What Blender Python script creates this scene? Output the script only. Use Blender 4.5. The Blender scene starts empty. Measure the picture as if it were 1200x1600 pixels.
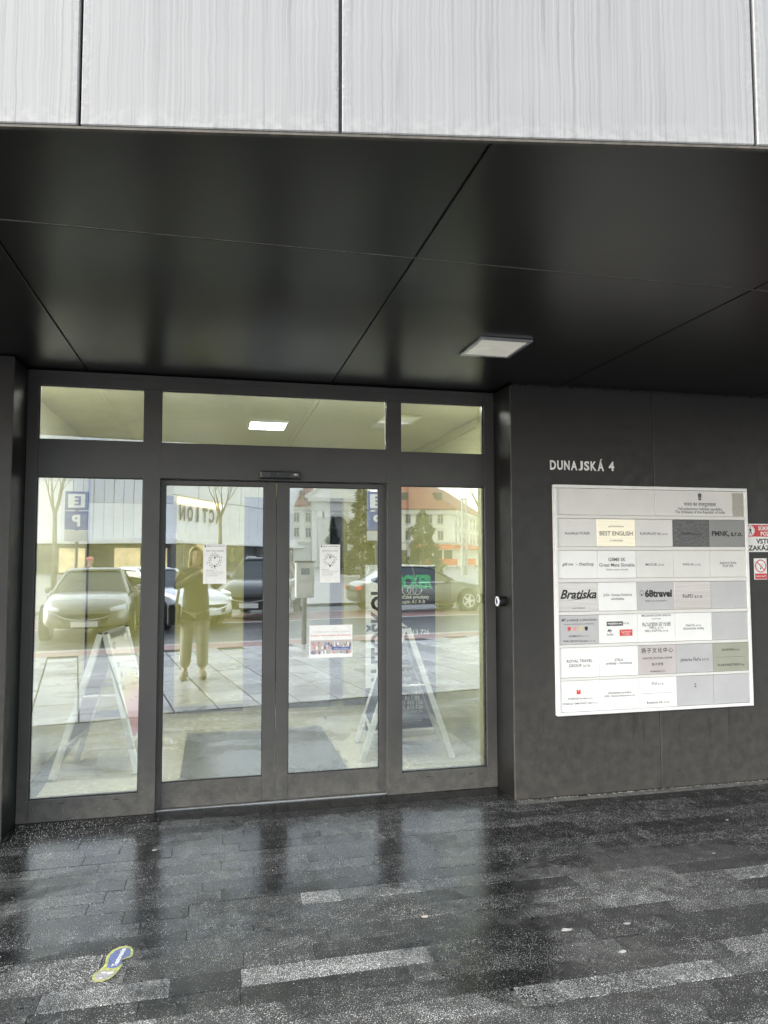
import bpy, bmesh, math, random
from mathutils import Matrix, Vector
random.seed(7)
R = math.radians
sc = bpy.context.scene
COL = sc.collection

# ------------------------------------------------------------------ camera
FPX, YAW, PIT, ROL, EYE = 1134.52, R(13.062), R(3.5646), R(-0.127), 1.6
_fw = Vector((math.sin(YAW)*math.cos(PIT), math.cos(YAW)*math.cos(PIT), math.sin(PIT)))
_r0 = Vector((math.cos(YAW), -math.sin(YAW), 0)); _u0 = _r0.cross(_fw)
_rt = _r0*math.cos(ROL)+_u0*math.sin(ROL); _up = -_r0*math.sin(ROL)+_u0*math.cos(ROL)
cam_d = bpy.data.cameras.new('camera'); cam = bpy.data.objects.new('camera', cam_d); COL.objects.link(cam)
cam.matrix_world = Matrix(((_rt.x, _up.x, -_fw.x, 0), (_rt.y, _up.y, -_fw.y, 0), (_rt.z, _up.z, -_fw.z, EYE), (0, 0, 0, 1)))
cam_d.sensor_fit = 'VERTICAL'; cam_d.sensor_height = 36; cam_d.lens = FPX/1600*36
cam_d.clip_start = 0.02; cam_d.clip_end = 2000
sc.camera = cam

# ------------------------------------------------------------------ sky, sun, exposure
SUN_EL, SUN_AZ = R(27), R(252)      # azimuth clockwise from +Y
w = bpy.data.worlds.new('World'); sc.world = w; w.use_nodes = True
wn = w.node_tree; wn.nodes.clear()
wo = wn.nodes.new('ShaderNodeOutputWorld'); wb = wn.nodes.new('ShaderNodeBackground')
sky = wn.nodes.new('ShaderNodeTexSky'); sky.sky_type = 'NISHITA'; sky.sun_disc = False
sky.sun_elevation = SUN_EL; sky.sun_rotation = SUN_AZ; sky.dust_density = 1.5; sky.air_density = 1.5
hs = wn.nodes.new('ShaderNodeHueSaturation'); hs.inputs['Saturation'].default_value = 0.38
wn.links.new(sky.outputs[0], hs.inputs['Color']); wn.links.new(hs.outputs[0], wb.inputs[0])
wb.inputs[1].default_value = 0.15; wn.links.new(wb.outputs[0], wo.inputs[0])
sl = bpy.data.lights.new('sun', 'SUN'); sl.energy = 0.75; sl.angle = R(60); sl.color = (1.0, 0.99, 0.98)
so = bpy.data.objects.new('sun', sl); COL.objects.link(so)
_sd = Vector((math.sin(SUN_AZ)*math.cos(SUN_EL), math.cos(SUN_AZ)*math.cos(SUN_EL), math.sin(SUN_EL)))
so.rotation_euler = _sd.to_track_quat('Z', 'Y').to_euler()
so.location = (0, -20, 30)
vs = sc.view_settings
vs.view_transform = 'Standard'; vs.look = 'None'; vs.gamma = 1; vs.use_curve_mapping = False
vs.exposure = 2.12
sc.render.engine = 'CYCLES'
cy = sc.cycles; cy.use_denoising = True; cy.max_bounces = 10; cy.diffuse_bounces = 5; cy.glossy_bounces = 5
cy.transparent_max_bounces = 24; cy.transmission_bounces = 8; cy.sample_clamp_indirect = 6.0
cy.use_adaptive_sampling = True; cy.adaptive_threshold = 0.01

# ------------------------------------------------------------------ photo pixel -> world
def ray(px, py): return _rt*((px-600)/FPX) - _up*((py-800)/FPX) + _fw
def atY(px, py, Y):
    d = ray(px, py); t = Y/d.y; return Vector((d.x*t, Y, EYE+d.z*t))
def gnd(px, py, z=0.0):
    d = ray(px, py); t = (z-EYE)/d.z; return Vector((d.x*t, d.y*t, z))
MIR = 2*4.9
def rfl(px, py, Y):            # real point at depth Y (behind the lens) that the door glass mirrors to this pixel
    v = atY(px, py, MIR-Y); return Vector((v.x, Y, v.z))

# ------------------------------------------------------------------ materials
MATS = {}
class NT:
    def __init__(s, name):
        s.m = bpy.data.materials.new(name); s.m.use_nodes = True; s.t = s.m.node_tree; s.t.nodes.clear()
        s.out = s.n('OutputMaterial'); s.b = s.n('BsdfPrincipled'); s.l(s.b, 0, s.out, 0); MATS[name] = s.m
    def n(s, k, **kw):
        x = s.t.nodes.new('ShaderNode'+k)
        for a, v in kw.items(): setattr(x, a, v)
        return x
    def l(s, a, i, b, j): s.t.links.new(a.outputs[i], b.inputs[j])
    def pos(s): return s.n('NewGeometry')
    def mapped(s, scale, src=None, loc=(0, 0, 0)):
        mp = s.n('Mapping'); mp.inputs['Scale'].default_value = scale; mp.inputs['Location'].default_value = loc
        if src is None: src = (s.pos(), 'Position')
        s.t.links.new(src[0].outputs[src[1]], mp.inputs[0]); return mp
    def noise(s, scale, detail=3, rough=0.55, vec=None, dist=0.0):
        x = s.n('TexNoise'); x.inputs['Scale'].default_value = scale; x.inputs['Detail'].default_value = detail
        x.inputs['Roughness'].default_value = rough; x.inputs['Distortion'].default_value = dist
        if vec is None: vec = (s.pos(), 'Position')
        s.t.links.new(vec[0].outputs[vec[1]], x.inputs['Vector']); return x
    def ramp(s, src, i, stops):
        x = s.n('ValToRGB'); e = x.color_ramp.elements
        while len(e) < len(stops): e.new(0.5)
        for el, (p, c) in zip(e, stops):
            el.position = p; el.color = (c, c, c, 1) if not isinstance(c, tuple) else (*c, 1)
        s.t.links.new(src.outputs[i], x.inputs[0]); return x
    def mix(s, f, a, b, typ='MIX'):
        x = s.n('Mix', data_type='RGBA', blend_type=typ); 
        for inp, v in ((0, f), (6, a), (7, b)):
            if isinstance(v, tuple) and hasattr(v[0], 'outputs'): s.t.links.new(v[0].outputs[v[1]], x.inputs[inp])
            elif inp == 0: x.inputs[0].default_value = v
            else: x.inputs[inp].default_value = (*v, 1)
        return x
    def math(s, op, a, b=0.0, c=None, clamp=False):
        x = s.n('Math', operation=op, use_clamp=clamp)
        for i, v in enumerate((a, b) if c is None else (a, b, c)):
            if isinstance(v, tuple): s.t.links.new(v[0].outputs[v[1]], x.inputs[i])
            else: x.inputs[i].default_value = v
        return x
    def maprange(s, src, a, b, c=0.0, d=1.0):
        x = s.n('MapRange'); s.t.links.new(src[0].outputs[src[1]], x.inputs[0])
        for i, v in enumerate((a, b, c, d)): x.inputs[i+1].default_value = v
        return x
    def bump(s, src, strength, dist=0.01):
        x = s.n('Bump'); x.inputs['Strength'].default_value = strength; x.inputs['Distance'].default_value = dist
        s.t.links.new(src[0].outputs[src[1]], x.inputs['Height']); s.l(x, 0, s.b, 'Normal'); return x
    def set(s, **kw):
        for k, v in kw.items():
            k = k.replace('_', ' ')
            if isinstance(v, tuple) and len(v) == 3: v = (*v, 1)
            s.b.inputs[k].default_value = v
        return s
    def base(s, node, i=None):
        s.t.links.new(node.outputs[2 if (i is None and node.bl_idname == 'ShaderNodeMix') else (i or 0)], s.b.inputs['Base Color'])

def plain(name, col, rough=0.5, var=0.12, scale=9.0, metal=0.0, spec=0.5, emit=None, es=0.0, bump=0.0):
    m = NT(name); m.set(Roughness=rough, Metallic=metal)
    m.b.inputs['Specular IOR Level'].default_value = spec
    nz = m.noise(scale, 4)
    c2 = tuple(max(0, c*(1-var)) for c in col); c1 = tuple(min(1, c*(1+var)) for c in col)
    rp = m.ramp(nz, 0, [(0.3, c2), (0.7, c1)]); m.base(rp)
    rr = m.maprange((nz, 0), 0.3, 0.7, max(0.02, rough-0.06), min(1, rough+0.08)); m.l(rr, 0, m.b, 'Roughness')
    if emit: m.b.inputs['Emission Color'].default_value = (*emit, 1); m.b.inputs['Emission Strength'].default_value = es
    if bump: m.bump((nz, 0), bump, 0.004)
    return m.m

def flat(name, col, rough=0.5, metal=0.0, spec=0.5):
    return plain(name, col, rough, 0.05, 30.0, metal, spec)

# fascia cladding: pale grey panels with run-down water marks
m = NT('fascia'); g = m.pos(); sx = m.n('SeparateXYZ'); m.l(g, 'Position', sx, 0)
wob = m.noise(7.0, 4, 0.6, vec=(m.mapped((1.5, 0.3, 1.4)), 0)); wob2 = m.math('MULTIPLY', (wob, 0), 0.014)
ux = m.math('ADD', (sx, 0), (wob2, 0)); cb = m.n('CombineXYZ'); m.l(ux, 0, cb, 0); m.l(sx, 2, cb, 2)
def stre(scx, scz, loc):
    mp = m.n('Mapping'); mp.inputs['Scale'].default_value = (scx, 1, scz); mp.inputs['Location'].default_value = loc; m.l(cb, 0, mp, 0)
    return m.noise(1.0, 2.5, 0.5, vec=(mp, 0))
s1 = stre(34, 0.22, (0, 0, 0)); s2 = stre(95, 0.4, (9, 3, 4)); s3 = stre(110, 0.35, (31, 5, 4))
d1 = m.math('ABSOLUTE', (m.math('SUBTRACT', (s1, 0), 0.5), 0)); l1 = m.maprange((d1, 0), 0.0, 0.02, 1, 0)
d2 = m.math('ABSOLUTE', (m.math('SUBTRACT', (s2, 0), 0.52), 0)); l2 = m.maprange((d2, 0), 0.0, 0.022, 0.8, 0)
msk = m.ramp(m.noise(2.6, 4, 0.6, vec=(m.mapped((1.6, 1, 0.5)), 0)), 0, [(0.36, 0.25), (0.58, 1.0)])
ls = m.math('MULTIPLY', (m.math('MAXIMUM', (l1, 0), (l2, 0)), 0), (msk, 0))
body = m.ramp(s3, 0, [(0.36, (0.185, 0.188, 0.193)), (0.6, (0.25, 0.251, 0.252))])
mot = m.mix((m.ramp(m.noise(3.0, 5), 0, [(0.35, 0.0), (0.7, 0.5)]), 0), (0.195, 0.196, 0.198), (0.265, 0.266, 0.265))
bb = m.mix(0.35, (body, 0), (mot, 2))
cc = m.mix((m.math('MULTIPLY', (ls, 0), 0.55), 0), (bb, 2), (0.10, 0.102, 0.106))
lo = m.maprange((sx, 2), 2.795, 2.86, 1, 0); lon = m.math('MULTIPLY', (lo, 0), (m.ramp(m.noise(38, 4), 0, [(0.45, 0.0), (0.62, 1.0)]), 0))
jd = None
for jx in (-0.383, 0.336, 1.54):
    q = m.math('ABSOLUTE', (m.math('SUBTRACT', (sx, 0), jx*math.cos(R(-9.9))), 0)); q = m.maprange((q, 0), 0.006, 0.035, 1, 0); jd = q if jd is None else m.math('MAXIMUM', (jd, 0), (q, 0))
jd = m.math('MULTIPLY', (jd, 0), (m.ramp(m.noise(70, 4, 0.7), 0, [(0.5, 0.0), (0.6, 1.0)]), 0)); lon = m.math('MAXIMUM', (lon, 0), (jd, 0))
cc2 = m.mix((m.math('MULTIPLY', (lon, 0), 0.3), 0), (cc, 2), (0.36, 0.36, 0.355)); m.base(cc2)
m.set(Roughness=0.55); m.bump((s3, 0), 0.04, 0.002)

# dark cladding of walls (satin, dusty towards the pavement with run marks)
def cladding(name, col, rough, dusty):
    m = NT(name); g = m.pos(); sx = m.n('SeparateXYZ'); m.l(g, 'Position', sx, 0)
    n1 = m.noise(1.7, 5); n2 = m.noise(14, 4); n3 = m.noise(5, 3, vec=(m.mapped((5, 5, 0.6)), 0))
    c = m.ramp(n1, 0, [(0.3, tuple(x*0.85 for x in col)), (0.7, tuple(x*1.2 for x in col))])
    h = m.maprange((sx, 2), 0.0, 1.3, 1.0, 0.0); dm = m.math('MULTIPLY', (h, 0), (m.ramp(n2, 0, [(0.32, 0.35), (0.7, 1.0)]), 0))
    dm2 = m.math('MULTIPLY', (dm, 0), dusty)
    c2 = m.mix((dm2, 0), (c, 0), (0.17, 0.155, 0.135))
    dr = m.math('MULTIPLY', (m.ramp(n3, 0, [(0.58, 0.0), (0.66, 1.0)]), 0), (m.maprange((sx, 2), 0.1, 0.5, 0.0, 0.6), 0))
    low = m.math('MULTIPLY', (dr, 0), (m.maprange((sx, 2), 0.5, 0.62, 1.0, 0.0), 0))
    c3 = m.mix((low, 0), (c2, 2), tuple(x*0.6 for x in col)); m.base(c3)
    rr = m.maprange((n2, 0), 0.3, 0.7, rough-0.05, rough+0.1); m.l(rr, 0, m.b, 'Roughness')
    m.bump((n1, 0), 0.03, 0.01); return m.m
cladding('wall_clad', (0.0185, 0.0172, 0.0162), 0.46, 0.33)
# soffit panels: black-brown, semi-gloss
m = NT('soffit'); n1 = m.noise(1.2, 4); n2 = m.noise(60, 3)
m.base(m.ramp(n1, 0, [(0.3, (0.0085, 0.0085, 0.008)), (0.7, (0.012, 0.012, 0.0112))]))
rr = m.maprange((n1, 0), 0.3, 0.7, 0.28, 0.32); m.l(rr, 0, m.b, 'Roughness'); m.b.inputs['Specular IOR Level'].default_value = 0.33

# door frames: dark bronze powder coat with splash dirt near the ground
m = NT('frame'); g = m.pos(); sx = m.n('SeparateXYZ'); m.l(g, 'Position', sx, 0)
n1 = m.noise(3.0, 5); n2 = m.noise(110, 3, 0.6); n3 = m.noise(16, 4)
c = m.ramp(n1, 0, [(0.3, (0.050, 0.0495, 0.048)), (0.7, (0.066, 0.065, 0.0625))])
h = m.maprange((sx, 2), 0.02, 0.55, 1.0, 0.0); hp = m.math('POWER', (h, 0), 1.6)
film = m.math('MULTIPLY', (hp, 0), (m.ramp(n3, 0, [(0.35, 0.15), (0.65, 0.75)]), 0))
spot = m.math('MULTIPLY', (hp, 0), (m.ramp(n2, 0, [(0.62, 0.0), (0.70, 0.45)]), 0))
c2 = m.mix((film, 0), (c, 0), (0.13, 0.122, 0.108)); c3 = m.mix((spot, 0), (c2, 2), (0.30, 0.285, 0.25)); m.base(c3)
m.set(Roughness=0.42); m.bump((n1, 0), 0.02, 0.005)

# glass: clear pane with mirror-like surface coating and a faint waviness
def glass(name, r, tint):
    m = NT(name); m.t.nodes.remove(m.b)
    tr = m.n('BsdfTransparent'); tr.inputs[0].default_value = (*tint, 1)
    gl = m.n('BsdfGlossy'); gl.inputs['Roughness'].default_value = 0.0; gl.inputs[0].default_value = (0.93, 0.965, 1.0, 1)
    fr = m.n('Fresnel'); fr.inputs[0].default_value = 1.45
    f = m.math('ADD', (fr, 0), r, clamp=True)
    nz = m.noise(2.1, 1); bp = m.n('Bump'); bp.inputs['Strength'].default_value = 0.06; bp.inputs['Distance'].default_value = 0.004
    m.l(nz, 0, bp, 'Height'); m.l(bp, 0, gl, 'Normal')
    mx = m.n('MixShader'); m.l(f, 0, mx, 0); m.l(tr, 0, mx, 1); m.l(gl, 0, mx, 2)
    df = m.n('BsdfDiffuse'); df.inputs[0].default_value = (0.7, 0.7, 0.68, 1)          # thin film of dust and wipe marks
    wipe = m.noise(3.0, 5, 0.65, vec=(m.mapped((1.0, 1.0, 5.0)), 0), dist=0.8); ff = m.maprange((wipe, 0), 0.52, 0.75, 0.0, 0.03)
    mx2 = m.n('MixShader'); m.l(ff, 0, mx2, 0); m.l(mx, 0, mx2, 1); m.l(df, 0, mx2, 2); m.l(mx2, 0, m.out, 0)
    return m.m
glass('glass_outer', 0.27, (0.97, 0.985, 0.97)); glass('glass_inner', 0.02, (0.97, 0.985, 0.97))

# granite strips, wet in patches; object colour gives each stone its own tone
def granite(name, grain, wetbias, k=1.0):
    m = NT(name); g = m.pos(); sx = m.n('SeparateXYZ'); m.l(g, 'Position', sx, 0)
    oi = m.n('ObjectInfo'); so_ = m.n('SeparateColor'); m.l(oi, 'Color', so_, 0)
    sp = m.noise(grain, 2, 0.6); sp2 = m.noise(grain*0.3, 2, 0.6); cl = m.noise(grain*0.06, 3, 0.6)
    thr = m.math('SUBTRACT', 0.65, (m.math('MULTIPLY', (so_, 0), 0.22), 0)); thr2 = m.math('ADD', (thr, 0), (m.math('MULTIPLY', (m.math('SUBTRACT', (cl, 0), 0.5), 0), 0.22), 0))
    kk = m.math('MULTIPLY', (m.math('SUBTRACT', (sp, 0), (thr2, 0)), 0), 14.0, clamp=True)
    dark = m.mix((so_, 0), (0.011*k, 0.0115*k, 0.0115*k), (0.05*k, 0.051*k, 0.05*k))
    lite = m.mix((m.ramp(sp2, 0, [(0.4, 0.0), (0.6, 1.0)]), 0), (0.30*k, 0.305*k, 0.30*k), (0.85*k, 0.86*k, 0.84*k))
    c = m.mix((kk, 0), (dark, 2), (lite, 2))
    wt = m.noise(1.15, 5, 0.6, dist=0.6); near = m.maprange((sx, 1), 2.3, 4.0, -0.07+wetbias, 0.15+wetbias)
    wv = m.math('ADD', (wt, 0), (near, 0)); wet = m.ramp(wv, 0, [(0.46, 0.0), (0.60, 1.0)])
    c2 = m.mix((wet, 0), (c, 2), (0.45, 0.45, 0.46), 'MULTIPLY'); 
    stn = m.ramp(m.noise(4.5, 5, 0.65), 0, [(0.60, 0.0), (0.72, 0.4)])
    c3 = m.mix((stn, 0), (c2, 2), (0.14*k, 0.14*k, 0.135*k)); m.base(c3)
    r = m.maprange((wet, 0), 0, 1, 0.5, 0.16); r2 = m.math('ADD', (r, 0), (m.math('MULTIPLY', (sp2, 0), 0.1), 0)); m.l(r2, 0, m.b, 'Roughness')
    bs = m.math('MULTIPLY', (sp, 0), (m.maprange((wet, 0), 0, 1, 1.0, 0.25), 0)); m.bump((bs, 0), 0.25, 0.0015)
    return m.m
granite('granite', 215, 0.0, 1.0); plain('paver_joint', (0.012, 0.012, 0.012), 0.7)
m = NT('paver_stone'); oi = m.n('ObjectInfo'); n1 = m.noise(1.6, 5, 0.6); n2 = m.noise(90, 2)
cA = m.mix((n2, 0), (0.30, 0.30, 0.30), (0.52, 0.52, 0.525)); cB = m.mix(1.0, (cA, 2), (oi, 'Color'), 'MULTIPLY'); m.base(cB)
rr = m.maprange((n1, 0), 0.4, 0.6, 0.22, 0.5); m.l(rr, 0, m.b, 'Roughness')
plain('mortar', (0.15, 0.148, 0.138), 0.85, 0.5, 25)
plain('asphalt', (0.06, 0.06, 0.062), 0.35, 0.35, 3.0, bump=0.1); plain('red_paving', (0.27, 0.15, 0.135), 0.45, 0.25, 12)
plain('kerb_stone', (0.42, 0.41, 0.39), 0.6, 0.2, 8); plain('square_paving', (0.22, 0.215, 0.21), 0.4, 0.25, 1.5)
plain('white_line', (0.7, 0.7, 0.68), 0.5, 0.15, 10)
plain('lobby_paint', (0.56, 0.55, 0.31), 0.6, 0.04, 2.5); plain('lobby_cream', (0.72, 0.70, 0.52), 0.6, 0.04, 2.0)
plain('partition_olive', (0.33, 0.31, 0.115), 0.6, 0.06, 2.0); plain('partition_grey', (0.34, 0.345, 0.33), 0.5, 0.06, 2.0); plain('lobby_ceiling_paint', (0.80, 0.78, 0.60), 0.6, 0.04, 2.0)
m = NT('tile'); n1 = m.noise(2.5, 5); n2 = m.noise(14, 3, vec=(m.mapped((1, 8, 1)), 0))
m.base(m.ramp(n1, 0, [(0.3, (0.50, 0.48, 0.40)), (0.7, (0.60, 0.575, 0.48))])); rr = m.maprange((n2, 0), 0.3, 0.7, 0.16, 0.34); m.l(rr, 0, m.b, 'Roughness')
plain('tile_dark', (0.11, 0.115, 0.12), 0.3, 0.15, 20); plain('grout', (0.16, 0.15, 0.13), 0.8)
plain('mat_grey', (0.19, 0.20, 0.215), 0.9, 0.3, 40, bump=0.3); plain('aluminium', (0.62, 0.63, 0.64), 0.35, 0.08, 30, 0.85)
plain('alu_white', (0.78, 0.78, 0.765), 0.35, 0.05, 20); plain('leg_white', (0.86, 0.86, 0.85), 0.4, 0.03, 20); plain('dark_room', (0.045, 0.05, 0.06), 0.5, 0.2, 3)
plain('plate_white', (0.80, 0.80, 0.785), 0.4, 0.03, 6); plain('plate_cream', (0.69, 0.68, 0.65), 0.42, 0.04, 6)
plain('plate_grey', (0.47, 0.47, 0.475), 0.4, 0.05, 6); plain('plate_olive', (0.33, 0.335, 0.27), 0.45, 0.06, 8)
plain('plate_blush', (0.50, 0.46, 0.45), 0.35, 0.08, 5)
def brushed(name, col, rough):
    m = NT(name); nz = m.noise(3.0, 4, vec=(m.mapped((1.5, 1, 90)), 0)); big = m.noise(7.0, 2)
    m.base(m.ramp(nz, 0, [(0.3, tuple(c*0.85 for c in col)), (0.7, tuple(min(1, c*1.1) for c in col))]))
    m.set(Metallic=0.75); rr = m.maprange((nz, 0), 0.3, 0.7, rough-0.05, rough+0.1); m.l(rr, 0, m.b, 'Roughness'); m.bump((big, 0), 0.25, 0.01); return m.m
brushed('plate_steel', (0.62, 0.60, 0.58), 0.33); brushed('plate_brass', (0.86, 0.79, 0.64), 0.36); brushed('plate_copper', (0.55, 0.515, 0.495), 0.33)
m = NT('plate_slate'); nz = m.noise(4, 5, 0.7, vec=(m.mapped((8, 1, 26)), 0)); m.base(m.ramp(nz, 0, [(0.3, (0.05, 0.051, 0.053)), (0.75, (0.17, 0.17, 0.172))])); m.set(Roughness=0.4, Metallic=0.2)
plain('plate_midgrey', (0.25, 0.255, 0.25), 0.45, 0.06, 7); plain('cardboard', (0.42, 0.40, 0.35), 0.8, 0.12, 60)
flat('ink', (0.02, 0.02, 0.02)); flat('ink_grey', (0.07, 0.07, 0.074)); flat('white_paint', (0.80, 0.80, 0.78)); flat('sign_red', (0.55, 0.035, 0.045), 0.4)
flat('ink_red', (0.62, 0.06, 0.05)); flat('ink_green', (0.05, 0.40, 0.17)); flat('ink_blue', (0.06, 0.11, 0.36)); flat('ink_gold', (0.62, 0.52, 0.20)); flat('paper', (0.80, 0.80, 0.78), 0.7)
flat('ink_pink', (0.66, 0.30, 0.30)); plain('sticker_lime', (0.44, 0.46, 0.17), 0.5, 0.4, 60); plain('sticker_blue', (0.13, 0.17, 0.33), 0.5, 0.35, 90); plain('sticker_grey', (0.36, 0.35, 0.36), 0.55, 0.25, 70)
flat('photo_blue', (.28, .34, .50)); flat('photo_dark', (.20, .17, .18)); flat('banner_navy', (0.03, 0.038, 0.075), 0.6); flat('black_plastic', (0.012, 0.012, 0.013), 0.3); flat('lens_blue', (0.02, 0.025, 0.10), 0.08)
flat('lamp_off', (0.78, 0.78, 0.74), 0.35); plain('lamp_lit', (0.8, 0.8, 0.75), 0.5, emit=(1.0, 0.98, 0.88), es=34.0)
plain('fill_strip_lit', (0.8, 0.8, 0.78), 0.5, emit=(1.0, 0.99, 0.92), es=56.0)
plain('lamp_dim', (0.62, 0.62, 0.58), 0.4, emit=(1.0, 0.96, 0.8), es=0.06)
plain('grit', (0.72, 0.71, 0.67), 0.7, 0.3, 60); plain('gum', (0.42, 0.42, 0.40), 0.7, 0.3, 90); plain('leaf_scrap', (0.62, 0.58, 0.45), 0.7, 0.25, 60)
plain('reveal_shaded', (0.005, 0.005, 0.0048), 0.5, 0.15, 5); plain('joint_dust', (0.22, 0.215, 0.20), 0.8, 0.5, 14); plain('rust_trim', (0.07, 0.062, 0.05), 0.6, 0.4, 40)  # reveal colour holds the shade of the recess, blacker than the wall cladding

# ------------------------------------------------------------------ mesh helpers
WM = {}                                            # world matrix of everything that parents something
def link(o, parent=None, world=True):
    COL.objects.link(o)
    if parent is not None:
        o.parent = parent
        if world: o.matrix_parent_inverse = WM.get(parent.name, Matrix()).inverted()
    if parent is None or world: WM[o.name] = Matrix()
    else: WM[o.name] = WM.get(parent.name, Matrix()).copy()
    return o
class MB:
    def __init__(s): s.v = []; s.f = []
    def box(s, x0, x1, y0, y1, z0, z1, fr=None):
        b = len(s.v); p = [(x, y, z) for z in (z0, z1) for y in (y0, y1) for x in (x0, x1)]
        if fr: p = [tuple(fr(Vector(q))) for q in p]
        s.v += p; s.f += [(b+i for i in q) for q in ((0, 2, 3, 1), (4, 5, 7, 6), (0, 1, 5, 4), (2, 6, 7, 3), (0, 4, 6, 2), (1, 3, 7, 5))]
        s.f[-6:] = [tuple(q) for q in s.f[-6:]]; return s
    def poly(s, pts, th, nrm):                     # flat polygon with thickness
        b = len(s.v); n = len(pts); nv = Vector(nrm)*th
        s.v += [tuple(p) for p in pts]+[tuple(Vector(p)+nv) for p in pts]
        s.f += [tuple(b+n+i for i in range(n)), tuple(b+i for i in reversed(range(n)))]
        s.f += [(b+i, b+(i+1) % n, b+n+(i+1) % n, b+n+i) for i in range(n)]; return s
    def tube(s, pts, rad, seg=8, cap=True):
        pts = [Vector(p) for p in pts]; b = len(s.v)
        if not hasattr(rad, '__len__'): rad = [rad]*len(pts)
        for i, p in enumerate(pts):
            d = (pts[min(i+1, len(pts)-1)]-pts[max(i-1, 0)]).normalized()
            a = d.orthogonal().normalized() if i == 0 else (a-d*a.dot(d)).normalized()
            c = d.cross(a)
            for k in range(seg):
                t = 2*math.pi*k/seg; s.v.append(tuple(p+(a*math.cos(t)+c*math.sin(t))*rad[i]))
        for i in range(len(pts)-1):
            for k in range(seg):
                q = b+i*seg; s.f.append((q+k, q+(k+1) % seg, q+seg+(k+1) % seg, q+seg+k))
        if cap:
            s.f.append(tuple(b+k for k in reversed(range(seg)))); q = b+(len(pts)-1)*seg; s.f.append(tuple(q+k for k in range(seg)))
        return s
    def lathe(s, prof, seg=24, fr=None, close=True):   # profile (r, z) about z
        b = len(s.v)
        for r, z in prof:
            for k in range(seg):
                t = 2*math.pi*k/seg; p = Vector((r*math.cos(t), r*math.sin(t), z)); s.v.append(tuple(fr(p) if fr else p))
        for i in range(len(prof)-1):
            for k in range(seg):
                q = b+i*seg; s.f.append((q+k, q+(k+1) % seg, q+seg+(k+1) % seg, q+seg+k))
        if close:
            s.f.append(tuple(b+k for k in reversed(range(seg)))); q = b+(len(prof)-1)*seg; s.f.append(tuple(q+k for k in range(seg)))
        return s
    def mesh(s, name):
        me = bpy.data.meshes.new(name); me.from_pydata(s.v, [], s.f); me.update(); return me
    def build(s, name, mat, parent=None, world=True, bevel=0.0, smooth=False, seg=2):
        me = s.mesh(name); me.materials.append(MATS[mat])
        if smooth:
            for p in me.polygons: p.use_smooth = True
        o = link(bpy.data.objects.new(name, me), parent, world)
        if bevel: bv = o.modifiers.new('b', 'BEVEL'); bv.width = bevel; bv.segments = seg; bv.limit_method = 'ANGLE'
        return o
def tag(o, label=None, cat=None, group=None, kind=None):
    for k, v in (('label', label), ('category', cat), ('group', group), ('kind', kind)):
        if v: o[k] = v
    return o
def thing(name, loc, label, cat, group=None, rz=0.0):
    o = bpy.data.objects.new(name, None); COL.objects.link(o); o.location = loc; o.rotation_euler = (0, 0, rz); o.empty_display_size = 0.1
    WM[o.name] = Matrix.Translation(Vector(loc)) @ Matrix.Rotation(rz, 4, 'Z'); return tag(o, label, cat, group)
def box(name, mat, parent, *a, **kw):
    fr = kw.pop('fr', None); return MB().box(*a, fr=fr).build(name, mat, parent, **kw)
_tc = {}
def text(name, s, org, w=None, h=None, mat='ink', parent=None, xd=(1, 0, 0), ud=(0, 0, 1), bold=0.0, shear=0.0, th=0.0006, world=True, align='C', sp=1.0):
    key = (s, bold, shear, sp)
    if key not in _tc:
        cu = bpy.data.curves.new('t', 'FONT'); cu.body = s; cu.size = 1; cu.resolution_u = 3; cu.offset = bold; cu.shear = shear; cu.space_character = sp
        cu.fill_mode = 'FRONT'; to = bpy.data.objects.new('t', cu); me = bpy.data.meshes.new_from_object(to)
        _tc[key] = ([v.co.copy() for v in me.vertices], [tuple(p.vertices) for p in me.polygons])
        bpy.data.meshes.remove(me); bpy.data.objects.remove(to); bpy.data.curves.remove(cu)
    vs_, fs = _tc[key]
    if not vs_: return None
    x0 = min(v.x for v in vs_); x1 = max(v.x for v in vs_); y0 = min(v.y for v in vs_); y1 = max(v.y for v in vs_)
    kx = w/(x1-x0) if w else h/(y1-y0); ky = h/(y1-y0) if h else kx
    xd = Vector(xd); ud = Vector(ud); n = xd.cross(ud); org = Vector(org)
    ax = {'C': (x0+x1)/2, 'L': x0, 'R': x1}[align]; ay = (y0+y1)/2
    vv = [tuple(org+xd*((v.x-ax)*kx)+ud*((v.y-ay)*ky)+n*th) for v in vs_]
    me = bpy.data.meshes.new(name); me.from_pydata(vv, [], fs); me.update(); me.materials.append(MATS[mat])
    return link(bpy.data.objects.new(name, me), parent, world)

# ------------------------------------------------------------------ constants of the entrance
YF, YD, YW, ZS = 4.86, 4.915, 4.56, 2.785            # frame front, door-leaf front, wall front, soffit height
SA = R(-9.9); SU = Vector((math.cos(SA), math.sin(SA), 0)); SV = Vector((math.sin(SA), -math.cos(SA), 0))   # along the street, towards the street
FO = Vector((0, 2.02, 0))                            # a point of the fascia line
def fas(u, v, z): return FO+SU*u+SV*v+Vector((0, 0, z))
PO = Vector((0, 1.86, 0))
def street(u, v, z=0.0): return PO+SU*u+SV*v+Vector((0, 0, z))
def sbox(p): return street(p.x, p.y, p.z)
def fbox(p): return fas(p.x, p.y, p.z)

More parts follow.
